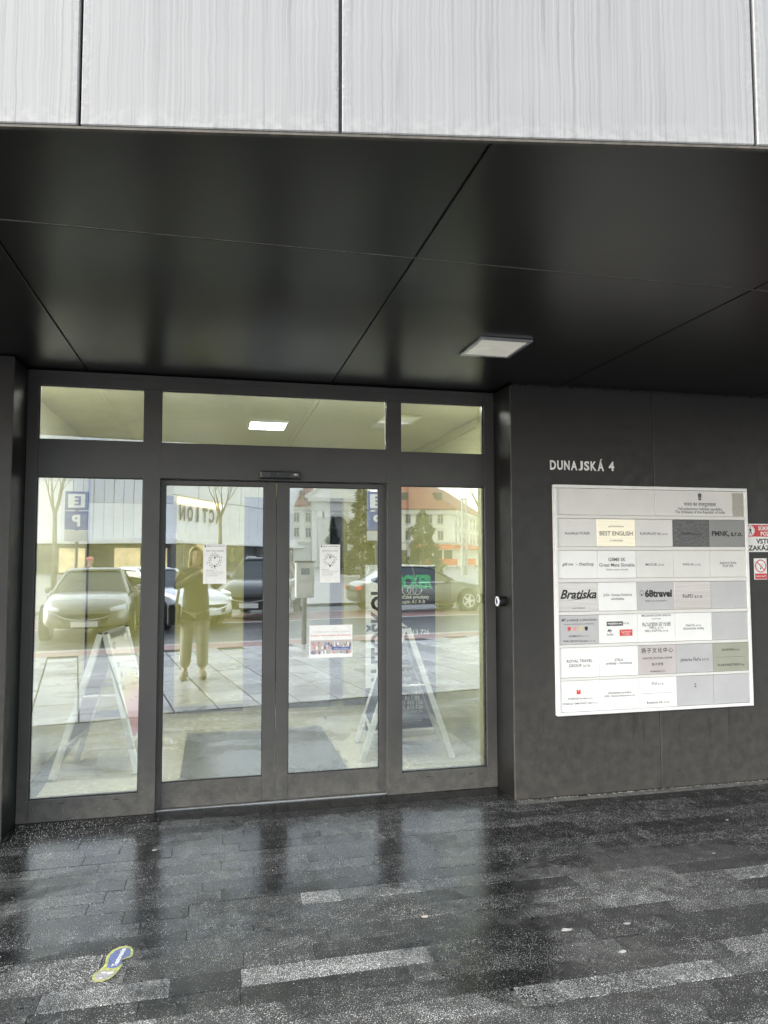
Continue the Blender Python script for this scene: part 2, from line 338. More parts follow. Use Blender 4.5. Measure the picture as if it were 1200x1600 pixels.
# ================================================================== GROUND
gr = MB().box(-700, 700, -900, 60, -0.6, -0.12).build('ground', 'asphalt'); tag(gr, kind='structure')
pv = MB().poly([street(-60, -0.002, -0.5), street(60, -0.002, -0.5), street(60, 5.28, -0.5), street(-60, 5.28, -0.5)], 0.488, (0, 0, 1)).build('pavement', 'paver_joint'); tag(pv, kind='structure')
MATS['big'] = MATS['paver_stone']
for j in range(8):                                   # large wet slabs of the open pavement
    for i in range(-12, 24):
        PW, PL = 0.452, 0.66
        off = (0.33 if i % 2 else 0.0)
        v0 = j*PL+off-0.33; v1 = v0+PL
        v0 = max(0.003, v0); v1 = min(5.275, v1)
        if v1-v0 < 0.05: continue
        u0 = i*PW+0.06
        z = random.uniform(-0.0015, 0.0015)
        o = MB().box(u0+0.010, u0+PW-0.010, v0+0.004, v1-0.004, -0.03, z, fr=sbox).build('paving_slab', 'big', pv, bevel=0.003, seg=1)
        t = random.uniform(0.55, 1.0); o.color = (t, t, t, 1)
rs = MB().poly([street(-60, 5.29, -0.4), street(60, 5.29, -0.4), street(60, 5.92, -0.4), street(-60, 5.92, -0.4)], 0.399, (0, 0, 1)).build('red_pavement_strip', 'red_paving'); tag(rs, kind='structure')
kb = MB().poly([street(-60, 5.925, -0.4), street(60, 5.925, -0.4), street(60, 6.09, -0.4), street(-60, 6.09, -0.4)], 0.405, (0, 0, 1)).build('kerb', 'kerb_stone', bevel=0.01); tag(kb, kind='structure')
rs2 = MB().poly([street(-60, 11.6, -0.12), street(60, 11.6, -0.12), street(60, 14.2, -0.12), street(-60, 14.2, -0.12)], 0.006, (0, 0, 1)).build('cycle_lane', 'red_paving'); tag(rs2, kind='structure')
for v in (11.45, 14.25):
    ln = MB().poly([street(-60, v, -0.12), street(60, v, -0.12), street(60, v+0.12, -0.12), street(-60, v+0.12, -0.12)], 0.005, (0, 0, 1)).build('lane_marking', 'white_line'); tag(ln, kind='structure')
sq = MB().poly([street(-80, 16.5, -0.3), street(80, 16.5, -0.3), street(80, 130, -0.3), street(-80, 130, -0.3)], 0.28, (0, 0, 1)).build('square_pavement', 'square_paving'); tag(sq, kind='structure')

# granite strips under the canopy
gp = MB().poly([(-9, 3.43, -0.5), (9, 0.29, -0.5), (9, 4.93, -0.5), (-9, 4.93, -0.5)], 0.488, (0, 0, 1)).build('granite_paving', 'mortar'); tag(gp, kind='structure')
rows = [YF-0.15]
while rows[-1] > 3.60: rows.append(rows[-1]-0.1134)
while rows[-1] > 0.5: rows.append(rows[-1]-0.1186)
LITE = [(0.414, 0.600, 3.52, 0.74), (0.785, 0.996, 3.52, 0.60), (0.115, 0.862, 2.93, 0.68), (-0.60, -0.02, 2.93, 0.62), (-0.62, -0.25, 2.81, 0.28), (-0.75, -0.18, 2.69, 0.75), (-0.15, 0.115, 2.93, 0.13),
        (-0.75, -0.30, 3.40, 0.45), (1.10, 1.95, 2.57, 0.66), (0.60, 1.08, 2.57, 0.5), (1.45, 1.95, 4.25, 0.55), (1.75, 2.2, 4.37, 0.5), (2.55, 3.75, 4.14, 0.5), (2.95, 3.5, 3.66, 0.6), (2.55, 2.95, 3.3, 0.58),
        (-0.55, 0.05, 3.64, 0.42), (0.05, 0.5, 4.02, 0.5), (-1.0, -0.42, 3.17, 0.55)]
def stone(x0, x1, y0, y1, t):
    z = random.uniform(-0.0012, 0.0012); dz = random.uniform(-0.0008, 0.0008)
    mb = MB().box(x0+0.0008, x1-0.0008, y0+0.0007, y1-0.0007, -0.03, z)
    o = mb.build('granite_strip', 'granite', gp, bevel=0.0013, seg=1); o.color = (t, t, t, 1)
def edge_x(y): return (1.86-y)/0.1745               # where the open pavement begins on this row (x smaller than this lies under the canopy side)
def fill(y0, y1, x0, x1, vis):
    x = x0
    while x < x1-0.06:
        L = random.choice([0.28, 0.36, 0.45, 0.55, 0.62, 0.75, 0.9]); e = x+L
        if x1-e < 0.15: e = x1
        t = min(1.0, max(0.03, random.choice([0.2, 0.28, 0.33, 0.37, 0.4, 0.45, 0.5])+random.uniform(-0.03, 0.04)))
        if vis: stone(x, e, y0, y1, t)
        else: far.append((x, e, y0, y1))
        x = e
far = []
for a, b in ((-1.15, -0.345), (-0.345, -0.055), (-0.055, 0.745), (0.745, 1.16), (1.16, 1.55), (1.55, 1.935)):
    stone(a, b, rows[0], YD+0.03 if -0.35 < a < 1.1 else YF+0.02, 0.06)
for k in range(len(rows)-1):
    y1, y0 = rows[k], rows[k+1]; ym = (y0+y1)/2
    vl, vr = -1.45, 4.2
    if ym < 4.5: vl = -1.75
    if ym < 2.15:
        fill(y0, y1, max(-9, -8.9), min(9, edge_x(y1)), False) if edge_x(y1) > -8.5 else None
        xs0 = edge_x(y0)
        fill(y0, y1, max(xs0, -8.9), 8.9, False) if xs0 < 8.5 else None
        continue
    x1w = 4.6
    cuts = sorted([q for q in LITE if y0 < q[2] < y1])
    lo_x = max(vl, -1.14) if ym > YW else vl
    x = lo_x
    hi = 1.93 if ym > YW-0.06 else x1w
    for a, b, _, t in cuts:
        fill(y0, y1, x, a, True); stone(a, b, y0, y1, t); x = b
    fill(y0, y1, x, hi, True)
    if ym < YW-0.06: fill(y0, y1, x1w, 8.9, False)
    xs0 = max(-8.9, edge_x(y0))
    if ym < 4.5 and xs0 < vl-0.1: fill(y0, y1, xs0, vl, False)
mb = MB()
for x0, x1, y0, y1 in far:
    if y0 < 1.86-0.1745*x1-0.02: continue
    mb.box(x0+0.001, x1-0.001, y0+0.001, y1-0.001, -0.03, random.uniform(-0.001, 0.001))
fo = mb.build('granite_strip', 'granite', gp); fo.color = (0.2, 0.2, 0.2, 1); fo['kind'] = 'stuff'

# ================================================================== CANOPY
cn = thing('canopy', fas(0, 0, ZS), 'deep black soffit canopy faced with pale grey rain-streaked panels above the doors', 'canopy')
fj = [-7.6, -4.2, -1.6, -0.383, 0.336, 1.54, 3.1, 5.6, 8.2]
for a, b in zip(fj, fj[1:]):
    box('fascia_panel', 'fascia', cn, a+0.0045, b-0.0045, 0.0, 0.018, ZS+0.006, ZS+3.4, fr=fbox, bevel=0.003, seg=1)
box('fascia_backing', 'black_plastic', cn, -7.6, 8.2, -0.04, -0.012, ZS+0.02, ZS+3.38, fr=fbox)
box('edge_trim', 'rust_trim', cn, -7.6, 8.2, 0.0, 0.014, ZS-0.003, ZS+0.004, fr=fbox)
def yf(x): return 2.02+math.tan(SA)*x+0.003
sj = [-7.0, -3.92, -2.36, -0.803, 0.757, 2.317, 3.877, 5.437, 7.5]
for a, b in zip(sj, sj[1:]):
    for near in (0, 1):
        ya, yb = (yf(a)+0.0, yf(b)) if near else (2.722, 2.722)
        yt = 2.716 if near else 4.98
        x0, x1 = a+0.004, b-0.004
        if near:
            if min(ya, yb) > yt-0.05: continue
            pts = [(x0, min(ya, yt-0.02), ZS), (x1, min(yb, yt-0.02), ZS), (x1, yt, ZS), (x0, yt, ZS)]
        else:
            pts = [(x0, max(2.722, ya if x0 > -4 else yf(a)), ZS), (x1, max(2.722, yf(b)), ZS), (x1, yt, ZS), (x0, yt, ZS)]
        dz = random.uniform(0, 0.002)
        MB().poly([(p[0], p[1], p[2]+dz) for p in pts], 0.012, (0, 0, 1)).build('soffit_panel', 'soffit', cn, bevel=0.0015, seg=1)
box('joint_seal', 'joint_dust', cn, -4.0, 7.0, 2.7175, 2.7205, ZS+0.0015, ZS+0.01)
MB().poly([(-7.0, yf(-7.0)+0.03, ZS+0.03), (7.5, yf(7.5)+0.03, ZS+0.03), (7.5, 5.4, ZS+0.03), (-7.0, 5.4, ZS+0.03)], 0.02, (0, 0, 1)).build('soffit_backing', 'grout', cn)
bd = thing('office_building', (0, 8, ZS), 'plain dark upper storeys of the office block above the canopy', 'building')
MB().poly([tuple(fas(-7.6, -0.06, ZS+0.1)), tuple(fas(8.2, -0.06, ZS+0.1)), (9.5, 14, ZS+0.1), (-8.5, 14, ZS+0.1)], 9.0, (0, 0, 1)).build('wall', 'wall_clad', bd)

def soffit_lamp():
    x0, x1, y0, y1 = 1.372, 1.676, 3.615, 3.955
    t = thing('ceiling_lamp', ((x0+x1)/2, (y0+y1)/2, ZS), 'square faintly glowing panel lamp with metal rim set in the dark soffit', 'lamp')
    for a in ((x0, x1, y0, y0+0.022), (x0, x1, y1-0.022, y1), (x0, x0+0.022, y0+0.022, y1-0.022), (x1-0.022, x1, y0+0.022, y1-0.022)):
        box('rim', 'aluminium', t, *a, ZS-0.014, ZS-0.001, bevel=0.002, seg=1)
    box('diffuser', 'lamp_dim', t, x0+0.0225, x1-0.0225, y0+0.0225, y1-0.0225, ZS-0.008, ZS-0.002)  # slight emission added to lift the diffuser's brightness
soffit_lamp()

# ================================================================== CLAD WALLS
wr = thing('clad_wall', (3.5, YW+0.3, 0), 'dark panel-clad wall carrying the directory board', 'wall')
for a, b in ((1.94, 3.022), (3.026, 4.106), (4.11, 5.19), (5.194, 7.0)):
    box('wall_panel', 'wall_clad', wr, a, b, YW, YW+0.02, 0.004, ZS-0.018, bevel=0.0025, seg=1)
box('wall_core', 'black_plastic', wr, 1.96, 7.0, YW+0.021, YW+0.37, 0.0, ZS-0.001)
box('reveal_panel', 'reveal_shaded', wr, 1.94, 1.959, YW+0.0205, YF+0.078, 0.003, ZS-0.012)
wl = thing('clad_wall', (-4, YW+0.3, 0), 'dark clad wall end at the far left edge beside the doors', 'wall')
for a, b in ((-2.24, -1.155), (-3.33, -2.244), (-7.0, -3.334)):
    box('wall_panel', 'wall_clad', wl, a, b, YW, YW+0.02, 0.004, ZS-0.008, bevel=0.0025, seg=1)
box('wall_core', 'black_plastic', wl, -7.0, -1.176, YW+0.021, YW+0.37, 0.0, ZS-0.001)
box('reveal_panel', 'reveal_shaded', wl, -1.175, -1.155, YW+0.0205, YF+0.078, 0.003, ZS-0.012)

# ================================================================== GLAZED ENTRANCE
en = thing('glazed_entrance', (0.39, YF, 0), 'dark framed glass entrance with sliding doors, side panes and transom windows', 'entrance')
FB, FT = 0.001, 2.772
def fr_(name, x0, x1, z0, z1, y0=YF, y1=YF+0.07, bev=0.002): return box(name, 'frame', en, x0, x1, y0, y1, z0, z1, bevel=bev)
fr_('jamb', -1.1535, -1.087, FB, FT); fr_('jamb', 1.864, 1.9385, FB, FT)
box('head_closure', 'black_plastic', en, -1.15, 1.935, YF+0.03, YF+0.065, FT+0.0005, ZS+0.01)
fr_('mullion', -0.456, -0.352, FB, 2.6875); fr_('mullion', 1.150, 1.251, FB, 2.6875)
fr_('head', -1.0865, 1.8635, 2.688, FT-0.0)
box('head_flashing', 'frame', en, -1.148, 1.932, YF-0.012, YF-0.0005, 2.742, 2.776, bevel=0.002)
fr_('transom', -1.0865, -0.4565, 2.107, 2.342); fr_('transom', -0.3515, 1.1495, 2.112, 2.340); fr_('transom', 1.2515, 1.8635, 2.096, 2.330)
fr_('bottom_rail', -1.0865, -0.4565, FB, 0.133); fr_('bottom_rail', 1.2515, 1.8635, FB, 0.141)
for (a, b) in ((-1.0865, -0.4565), (1.2515, 1.8635)):         # drainage slots of the fixed panes
    for q in (0.3, 0.8):
        xx = a+(b-a)*q; box('drain_slot', 'ink', en, xx-0.016, xx+0.016, YF-0.0012, YF-0.0004, 0.103, 0.109)
def pane(parent, x0, x1, z0, z1, y, rot=0.0):
    o = box('glass_pane', 'glass_outer', parent, x0, x1, y, y+0.006, z0, z1)
    c = Vector(((x0+x1)/2, y+0.022, (z0+z1)/2)); rm = Matrix.Rotation(R(rot), 3, 'Z') @ Matrix.Rotation(R(0.05), 3, 'X')
    i = MB().box(x0, x1, y+0.02, y+0.025, z0, z1, fr=lambda p: rm @ (p-c)+c).build('inner_pane', 'glass_inner', o)
    # slim gasket round the opening
    gk = MB()
    g_ = 0.006
    gk.box(x0, x1, y-0.004, y-0.0005, z0, z0+g_).box(x0, x1, y-0.004, y-0.0005, z1-g_, z1).box(x0, x0+g_, y-0.004, y-0.0005, z0+g_, z1-g_).box(x1-g_, x1, y-0.004, y-0.0005, z0+g_, z1-g_)
    gk.build('gasket', 'black_plastic', o)
    return o
for (x0, x1, z0, z1, rt_) in ((-1.0875, -0.4555, 2.3415, 2.6885, 0.05), (-0.3525, 1.1505, 2.3395, 2.6885, 0.04), (1.2505, 1.8645, 2.3295, 2.6885, -0.05),
                         (-1.0875, -0.4555, 0.1325, 2.1075, 0.2), (1.2505, 1.8645, 0.1405, 2.0965, -0.15)):
    pane(en, x0, x1, z0, z1, YF+0.022, rt_)
def leaf(x0, x1, gx0, gx1, rt_):
    d = bpy.data.objects.new('sliding_door', None); link(d, en); y0, y1 = YD, YD+0.045
    def f(n, a, b, z0, z1): return box(n, 'frame', d, a, b, y0, y1, z0, z1, bevel=0.002)
    f('stile', x0, gx0, 0.012, 2.107); f('stile', gx1, x1, 0.012, 2.107)
    f('top_rail', gx0+0.0005, gx1-0.0005, 2.077, 2.107); f('bottom_rail', gx0+0.0005, gx1-0.0005, 0.012, 0.168)
    pane(d, gx0-0.001, gx1+0.001, 0.1675, 2.0775, YD+0.012, rt_)
leaf(-0.362, 0.3975, -0.321, 0.314, 0.13); leaf(0.4025, 1.164, 0.482, 1.1035, -0.1)
box('door_track', 'aluminium', en, -0.351, 1.149, YD-0.02, YD+0.06, -0.004, 0.0065)
box('lintel_recess', 'black_plastic', en, -0.351, 1.149, YD+0.046, YD+0.06, 2.105, 2.2)

sn = thing('door_sensor', (0.413, YF, 2.143), 'small black motion sensor bar above the sliding doors', 'sensor')
MB().poly([(0.279, YF-0.004, 2.120), (0.547, YF-0.004, 2.120), (0.547, YF-0.036, 2.124), (0.279, YF-0.036, 2.124)], 0.001, (0, 0, 1)).build('lens_strip', 'black_plastic', sn)
b_ = MB(); prof = [(-0.134, 0.004), (-0.13, 0.034), (-0.07, 0.046), (0.07, 0.046), (0.13, 0.034), (0.134, 0.004)]
b_.poly([(0.413+a, YF-b, 2.124) for a, b in prof], 0.046, (0, 0, 1)); b_.build('housing', 'black_plastic', sn, bevel=0.006)
text('lettering', 'TORMAX', (0.495, YF-0.0415, 2.150), w=0.07, mat='white_paint', parent=sn, bold=0.02)

it = thing('door_camera', (1.94, 4.75, 1.30), 'small round black doorbell with white ring on the reveal beside the doors', 'doorbell')
def _ifr(p): return Vector((1.939-p.z, 4.70+p.x, 1.297+p.y))
MB().lathe([(0.036, 0.0), (0.036, 0.045), (0.033, 0.05)], 24, _ifr).build('housing', 'black_plastic', it, smooth=False)
MB().lathe([(0.0335, 0.0502), (0.034, 0.056), (0.023, 0.059), (0.022, 0.0502)], 24, _ifr, close=False).build('ring', 'white_paint', it)
MB().lathe([(0.0215, 0.0502), (0.0215, 0.054), (0.012, 0.058)], 24, _ifr).build('lens', 'lens_blue', it)

# ================================================================== STREET NAME, DIRECTORY, SIGNS
YT = YW-0.001
sg = thing('address_lettering', (2.46, YT, 2.23), 'white letters DUNAJSKÁ 4 on the dark wall above the directory board', 'lettering')
x = 2.224
for ch, wd in (('D', .045), ('U', .043), ('N', .043), ('A', .048), ('J', .034), ('S', .041), ('K', .046), ('Á', .048)):
    ht = 0.066
    o = text('letter', ch, (x, YT, 2.2285 if ch != 'Á' else 2.2375), w=wd, h=ht if ch != 'Á' else 0.084, mat='white_paint', parent=sg, bold=0.035, align='L', th=0.003); x += wd+0.0085
text('letter', '4', (x+0.028, YT, 2.231), w=0.043, h=0.066, mat='white_paint', parent=sg, bold=0.035, align='L', th=0.003)

db = thing('directory_board', (3.0, YW, 0.54), 'large white-framed tenant directory board of nameplates on the dark wall', 'directory')
BX0, BX1, BZ0, BZ1 = 2.236, 3.757, 0.538, 2.092; YB = YW-0.028
for a in ((BX0, BX1, BZ1-0.022, BZ1), (BX0, BX1, BZ0, BZ0+0.022), (BX0, BX0+0.022, BZ0+0.0225, BZ1-0.0225), (BX1-0.022, BX1, BZ0+0.0225, BZ1-0.0225)):
    box('board_frame', 'alu_white', db, a[0], a[1], YB-0.008, YW-0.0005, a[2], a[3], bevel=0.003)
box('backing', 'alu_white', db, BX0+0.0225, BX1-0.0225, YB+0.012, YW-0.001, BZ0+0.0225, BZ1-0.0225)
PXC = [868, 927.3, 987.5, 1047, 1105.5, 1161]
RT = [(763, 804), (810, 854), (860.5, 904), (911, 956), (962, 1007.6), (1013, 1060), (1065, 1109)]     # read at the board's left edge
def bz(py): return atY(869, py, YB).z
CX = [BX0+0.0235+(BX1-BX0-0.047)*k/5 for k in range(6)]
RZ = [(bz(b), bz(a)) for a, b in RT]; RZ[-1] = (BZ0+0.0235, RZ[-1][1]); RZ[0] = (RZ[0][0], BZ1-0.0235)
for k in range(6):
    box('shelf_rail', 'plate_cream', db, BX0+0.0228, BX1-0.0228, YB-0.007, YB+0.0115, RZ[k+1][1]+0.0015, RZ[k][0]-0.0015, bevel=0.002, seg=1)
def plate(x0, x1, r, mat, lines=(), lab=None):
    z0, z1 = RZ[r]; dy = random.uniform(0, 0.002)
    o = box('nameplate', mat, db, x0+0.0012, x1-0.0012, YB+dy, YB+0.0115, z0+0.001, z1-0.001, bevel=0.0008, seg=1)
    if lab: o['label'] = lab
    W, H = x1-x0, z1-z0
    for ln in lines:
        s, wf, cf = ln[0], ln[1], ln[2]; kw = ln[3] if len(ln) > 3 else {}
        kw = dict(kw); cxf = kw.pop('cx', 0.5)
        text('lettering', s, (x0+W*cxf, YB+dy, z1-H*cf), w=W*wf, parent=o, **{'mat': 'ink_grey', 'bold': 0.012, **kw})
    return o, x0, x1, z0, z1, YB+dy
BK = dict(mat='ink', bold=0.02); BB = dict(mat='ink', bold=0.035)
plate(CX[0], CX[0]+(CX[5]-CX[0])*0.507, 0, 'plate_cream')
em, ex0, ex1, ez0, ez1, ey = plate(CX[0]+(CX[5]-CX[0])*0.507, CX[5], 0, 'plate_cream', [('भारत का राजदूतावास', .36, .56, dict(cx=.5)), ('Veľvyslanectvo Indickej republiky', .50, .72), ('The Embassy of the Republic of India', .56, .85)])
# small pillar-capital emblem printed above the embassy name
ecx, ecz = (ex0+ex1)/2, ez1-(ez1-ez0)*0.24; k_ = 0.00105
def emb(pts): MB().poly([(ecx+a*k_, ey-0.0002, ecz+b*k_) for a, b in pts], -0.0006, (0, 1, 0)).build('emblem', 'ink_grey', em)
emb([(-11, -2), (11, -2), (13, 8), (15, 16), (9, 24), (5, 20), (3, 28), (-3, 28), (-5, 20), (-9, 24), (-15, 16), (-13, 8)])
emb([(-14, -8), (14, -8), (14, -3), (-14, -3)]); emb([(-6, -21), (6, -21), (13, -15), (12, -10), (-12, -10), (-13, -15)]); emb([(-10, -25), (10, -25), (10, -23.5), (-10, -23.5)])
mb = [(ex1-0.098, ez1-0.012), (ex1-0.006, ez1-0.011), (ex1-0.005, ez0+0.004), (ex1-0.094, ez0+0.003), (ex1-0.099, ez0+0.05), (ex1-0.095, ez0+0.1)]
MB().poly([(a, ey-0.0004, b) for a, b in mb], -0.0008, (0, 1, 0)).build('torn_label', 'cardboard', em)
P = [
 [('plate_cream', [('Autoškola FICKER', .64, .52)]), ('plate_brass', [('JAZYKOVÁ ŠKOLA', .40, .27), ('BEST ENGLISH', .86, .52, dict(mat='ink_grey')), ('5. POSCHODIE', .33, .78)]), ('plate_cream', [('EUROPLAST SK, s.r.o.', .74, .53)]), ('plate_slate', [('VERSATILE s.r.o.', .55, .52, BK)]), ('plate_midgrey', [('PMNK, s.r.o.', .86, .52, BB)])],
 [('plate_white', [('gift·me', .27, .5, dict(cx=.24, shear=.3, mat='ink')), ('- theshop', .44, .5, dict(cx=.68))]), ('plate_white', [('G8M8 SK', .45, .32, dict(mat='ink_grey')), ('Great Mate Slovakia', .92, .52, dict(mat='ink_grey')), ('Štúdium a práca v Austrálii', .56, .69)]), ('plate_cream', [('IMCO-SK, s.r.o.', .50, .52)]), ('plate_cream', [('INVIA.SK, s.r.o.', .49, .52)]), ('plate_cream', [('Jazyková škola', .47, .47), ('PORTER', .3, .58)])],
 [('plate_steel', [('Bratiska', .92, .40, dict(mat='ink', bold=.03, shear=.35)), ('www.bratiska.sk', .32, .88)]), ('plate_white', [('JUDr. Denisa Hoslačná', .74, .45), ('advokátka', .33, .58)]), ('plate_grey', [('68travel', .72, .41, dict(mat='ink', bold=.05, cx=.57)), ('Všetko pre cestovateľov', .58, .68)]), ('plate_copper', [('FinPD s.r.o.', .55, .53, dict(mat='ink'))]), ('plate_grey', [])],
 [('plate_grey', [('MF preklady a tlmočenie', .88, .17, dict(shear=.3)), ('pre právo, súdy, komerciu, dvorskoródy', .74, .31), ('KOMENCO s. r. o.', .5, .72), ('FINK GROUP Slovakia s. r. o.', .8, .89)]), ('plate_white', [('s.r.o.', .16, .32, dict(cx=.71)), ('My', .13, .58, dict(cx=.28, shear=.35)), ('Studio', .17, .70, dict(cx=.28, shear=.35))]), ('plate_white', [('MEDZINÁRODNÁ SPRÁVA', .78, .06), ('úradné hodiny', .24, .19), ('Po - Št od 8:00 do 17:00 od 13:00', .74, .33), ('Pia od 8:00 do 15:00', .74, .40), ('NELL, s.r.o.', .37, .50, dict(mat='ink_grey')), ('NELL KAPITAL s.r.o.', .62, .61, dict(mat='ink_grey'))]), ('plate_white', [('Nell Fin s.r.o.', .42, .45), ('účtovnícke služby', .57, .57)]), ('plate_grey', [])],
 [('plate_white', [('ROYAL TRAVEL', .64, .45), ('GROUP, s.r.o.', .54, .61)]), ('plate_white', [('STELA', .22, .46), ('preklady – tlmočenie', .66, .58)]), ('plate_blush', [('扬子文化中心', .84, .18, dict(mat='ink', sp=1.25)), ('YANGTZE CULTURAL CENTER', .80, .45, dict(mat='ink', bold=.015)), ('扬子学院', .3, .66, dict(mat='ink', sp=1.2)), ('Danubeculture, s.r.o.', .40, .90, BK)]), ('plate_grey', [('Jašterka Ňaňa s.r.o.', .78, .54, dict(mat='ink_grey'))]), ('plate_olive', [('QUADRAN s.r.o.', .50, .25, BK), ('KLUB INVESTOROV a.s.', .74, .78, BK)])],
 [('plate_white', [('SYNERGIE Slovakia s.r.o.', .62, .58), ('SYNERGIE TEMPORARY HELP s.r.o.', .88, .74)]), ('plate_white', [('Advokátska kancelária', .6, .45), ('JUDr. Simona Radosová s.r.o.', .79, .56)]), ('plate_white', [('FCA s.r.o.', .32, .21), ('Bratislava AA, s.r.o.', .6, .84)]), ('plate_grey', [('2', .06, .33)]), ('plate_grey', [])],
]
PL = {}
for r, row in enumerate(P):
    for c, (mt, lines) in enumerate(row):
        PL[r, c] = plate(CX[c], CX[c+1], r+1, mt, lines)
def mark(rc, pts, mat, d=0.0003, name='logo'):
    o, x0, x1, z0, z1, y = PL[rc]; W, H = x1-x0, z1-z0
    return MB().poly([(x0+W*a, y-d, z1-H*b) for a, b in pts], -0.0005, (0, 1, 0)).build(name, mat, o)
def rect(a, b, c, d): return [(a, b), (a, d), (c, d), (c, b)]
mark((3, 1), rect(.20, .25, .62, .40), 'ink'); o = PL[3, 1]
text('lettering', 'mypiano.eu', (o[1]+(o[2]-o[1])*.41, o[5]-0.0012, o[4]-(o[4]-o[3])*.325), w=(o[2]-o[1])*.37, mat='white_paint', parent=o[0], bold=.02)
mark((3, 1), rect(.53, .54, .86, .76), 'ink_red')
text('lettering', 'Carissimi', (o[1]+(o[2]-o[1])*.695, o[5]-0.0012, o[4]-(o[4]-o[3])*.61), w=(o[2]-o[1])*.26, mat='white_paint', parent=o[0])
text('lettering', 'Trumpet', (o[1]+(o[2]-o[1])*.695, o[5]-0.0012, o[4]-(o[4]-o[3])*.70), w=(o[2]-o[1])*.2, mat='white_paint', parent=o[0])
for cx_, mt in ((.25, 'ink_red'), (.39, 'ink_pink'), (.53, 'ink_gold'), (.68, 'ink')):
    mark((3, 0), [(cx_-.04, .40), (cx_-.04, .49), (cx_, .56), (cx_+.04, .49), (cx_+.04, .40)], mt)
mark((5, 0), rect(.41, .29, .51, .44), 'ink_red'); mark((5, 0), [(.44, .29), (.46, .35), (.48, .29)], 'white_paint', 0.0012)
mark((5, 2), rect(.06, .525, .9, .532), 'ink_grey'); mark((4, 4), rect(.1, .50, .9, .508), 'ink_grey')
mark((2, 0), [(.20, .62), (.55, .55), (.92, .44), (.55, .58)], 'ink', name='flourish')
for a in range(10):
    t = 2*math.pi*a/10; mark((2, 2), [(.13+.055*math.cos(t), .39+.10*math.sin(t)), (.13+.055*math.cos(t+.4), .39+.10*math.sin(t+.4)), (.13+.035*math.cos(t+.2), .39+.06*math.sin(t+.2))], 'ink')
mark((2, 2), [(.115, .43), (.145, .43), (.14, .50), (.12, .50)], 'ink')

ps = thing('private_property_sign', (4.08, YW, 1.63), 'white and red sign reading VSTUP ZAKÁZANÝ beside the directory board', 'sign')
YS = YW-0.006; SX0, SX1, SZ0, SZ1 = 3.745, 4.42, 1.632, 1.838
MB().box(SX0, SX1, YS, YW-0.0005, SZ0, SZ1).build('board', 'white_paint', ps, bevel=0.001, seg=1)
rb_ = MB().box(SX0+0.012, SX1-0.008, YS-0.0012, YS-0.0002, SZ1-0.094, SZ1-0.008).build('red_band', 'sign_red', ps)
text('lettering', 'SÚKROMNÝ', (3.865, YS-0.0014, 1.808), h=0.036, mat='white_paint', parent=rb_, bold=.03, align='L')
text('lettering', 'POZEMOK', (3.885, YS-0.0014, 1.766), h=0.030, mat='white_paint', parent=rb_, bold=.03, align='L')
text('lettering', 'VSTUP', (3.845, YS-0.0003, 1.711), h=0.038, w=0.155, mat='ink', parent=ps, bold=.03, align='L')
text('lettering', 'ZAKÁZANÝ', (3.777, YS-0.0003, 1.666), h=0.046, w=0.30, mat='ink', parent=ps, bold=.03, align='L')
def disc(cx_, cz, r0, r1, y, name, mat, par, n=28):
    mb = MB(); 
    if r0 <= 0: mb.poly([(cx_+r1*math.cos(2*math.pi*i/n), y, cz+r1*math.sin(2*math.pi*i/n)) for i in range(n)], -0.0006, (0, 1, 0))
    else:
        for i in range(n):
            a, b = 2*math.pi*i/n, 2*math.pi*(i+1)/n
            mb.poly([(cx_+r*math.cos(t), y, cz+r*math.sin(t)) for r, t in ((r0, a), (r1, a), (r1, b), (r0, b))], -0.0006, (0, 1, 0))
    return mb.build(name, mat, par)
disc(3.797, 1.788, 0.033, 0.038, YS-0.0014, 'ring', 'white_paint', rb_); disc(3.797, 1.788, 0, 0.031, YS-0.0013, 'disc', 'white_paint', rb_)
def blk(pts, cx_, cz, k, y, par, mat='ink', name='pictogram'): MB().poly([(cx_+a*k, y, cz+b*k) for a, b in pts], -0.0005, (0, 1, 0)).build(name, mat, par)
for p_ in ([(-3, 17), (3, 17), (4, 22), (0, 25), (-4, 22)], [(-6, 14), (5, 15), (6, -1), (-4, -2)], [(-4, -2), (1, -2), (-6, -21), (-12, -20)], [(0, -1), (6, -1), (9, -10), (12, -21), (7, -21), (3, -10)], [(5, 14), (7, 11), (14, 2), (11, 1)], [(-6, 14), (-5, 9), (-13, 3), (-14, 6)]): blk(p_, 3.797, 1.786, 0.0011, YS-0.0022, rb_)
ns = thing('no_smoking_sign', (3.875, YW, 1.43), 'small white no smoking sign with red ring and red base', 'sign')
NX0, NX1, NZ0, NZ1 = 3.822, 3.930, 1.432, 1.586
MB().box(NX0, NX1, YS, YW-0.0005, NZ0, NZ1).build('board', 'white_paint', ns, bevel=0.001, seg=1)
box('red_base', 'sign_red', ns, NX0+0.005, NX1-0.004, YS-0.001, YS-0.0002, NZ0+0.004, NZ0+0.044)
text('lettering', 'ZÁKAZ FAJČIŤ', (3.876, YS-0.0012, NZ0+0.024), w=0.084, mat='white_paint', parent=ns, bold=.02)
disc(3.876, 1.530, 0.040, 0.047, YS-0.0010, 'ring', 'sign_red', ns)
blk([(-3, -30), (6, -27), (2, -12), (-7, -15)], 3.876, 1.530, 0.0009, YS-0.0003, ns); blk([(-4, -11), (1, -10), (5, 4), (1, 5)], 3.876, 1.530, 0.0009, YS-0.0003, ns, 'plate_grey')
for q in (0, 8, 15): blk([(6+q, 5), (9+q, 12), (6+q, 20), (8+q, 20), (11+q, 12), (8+q, 5)], 3.874, 1.530, 0.0009, YS-0.0003, ns, 'plate_grey')
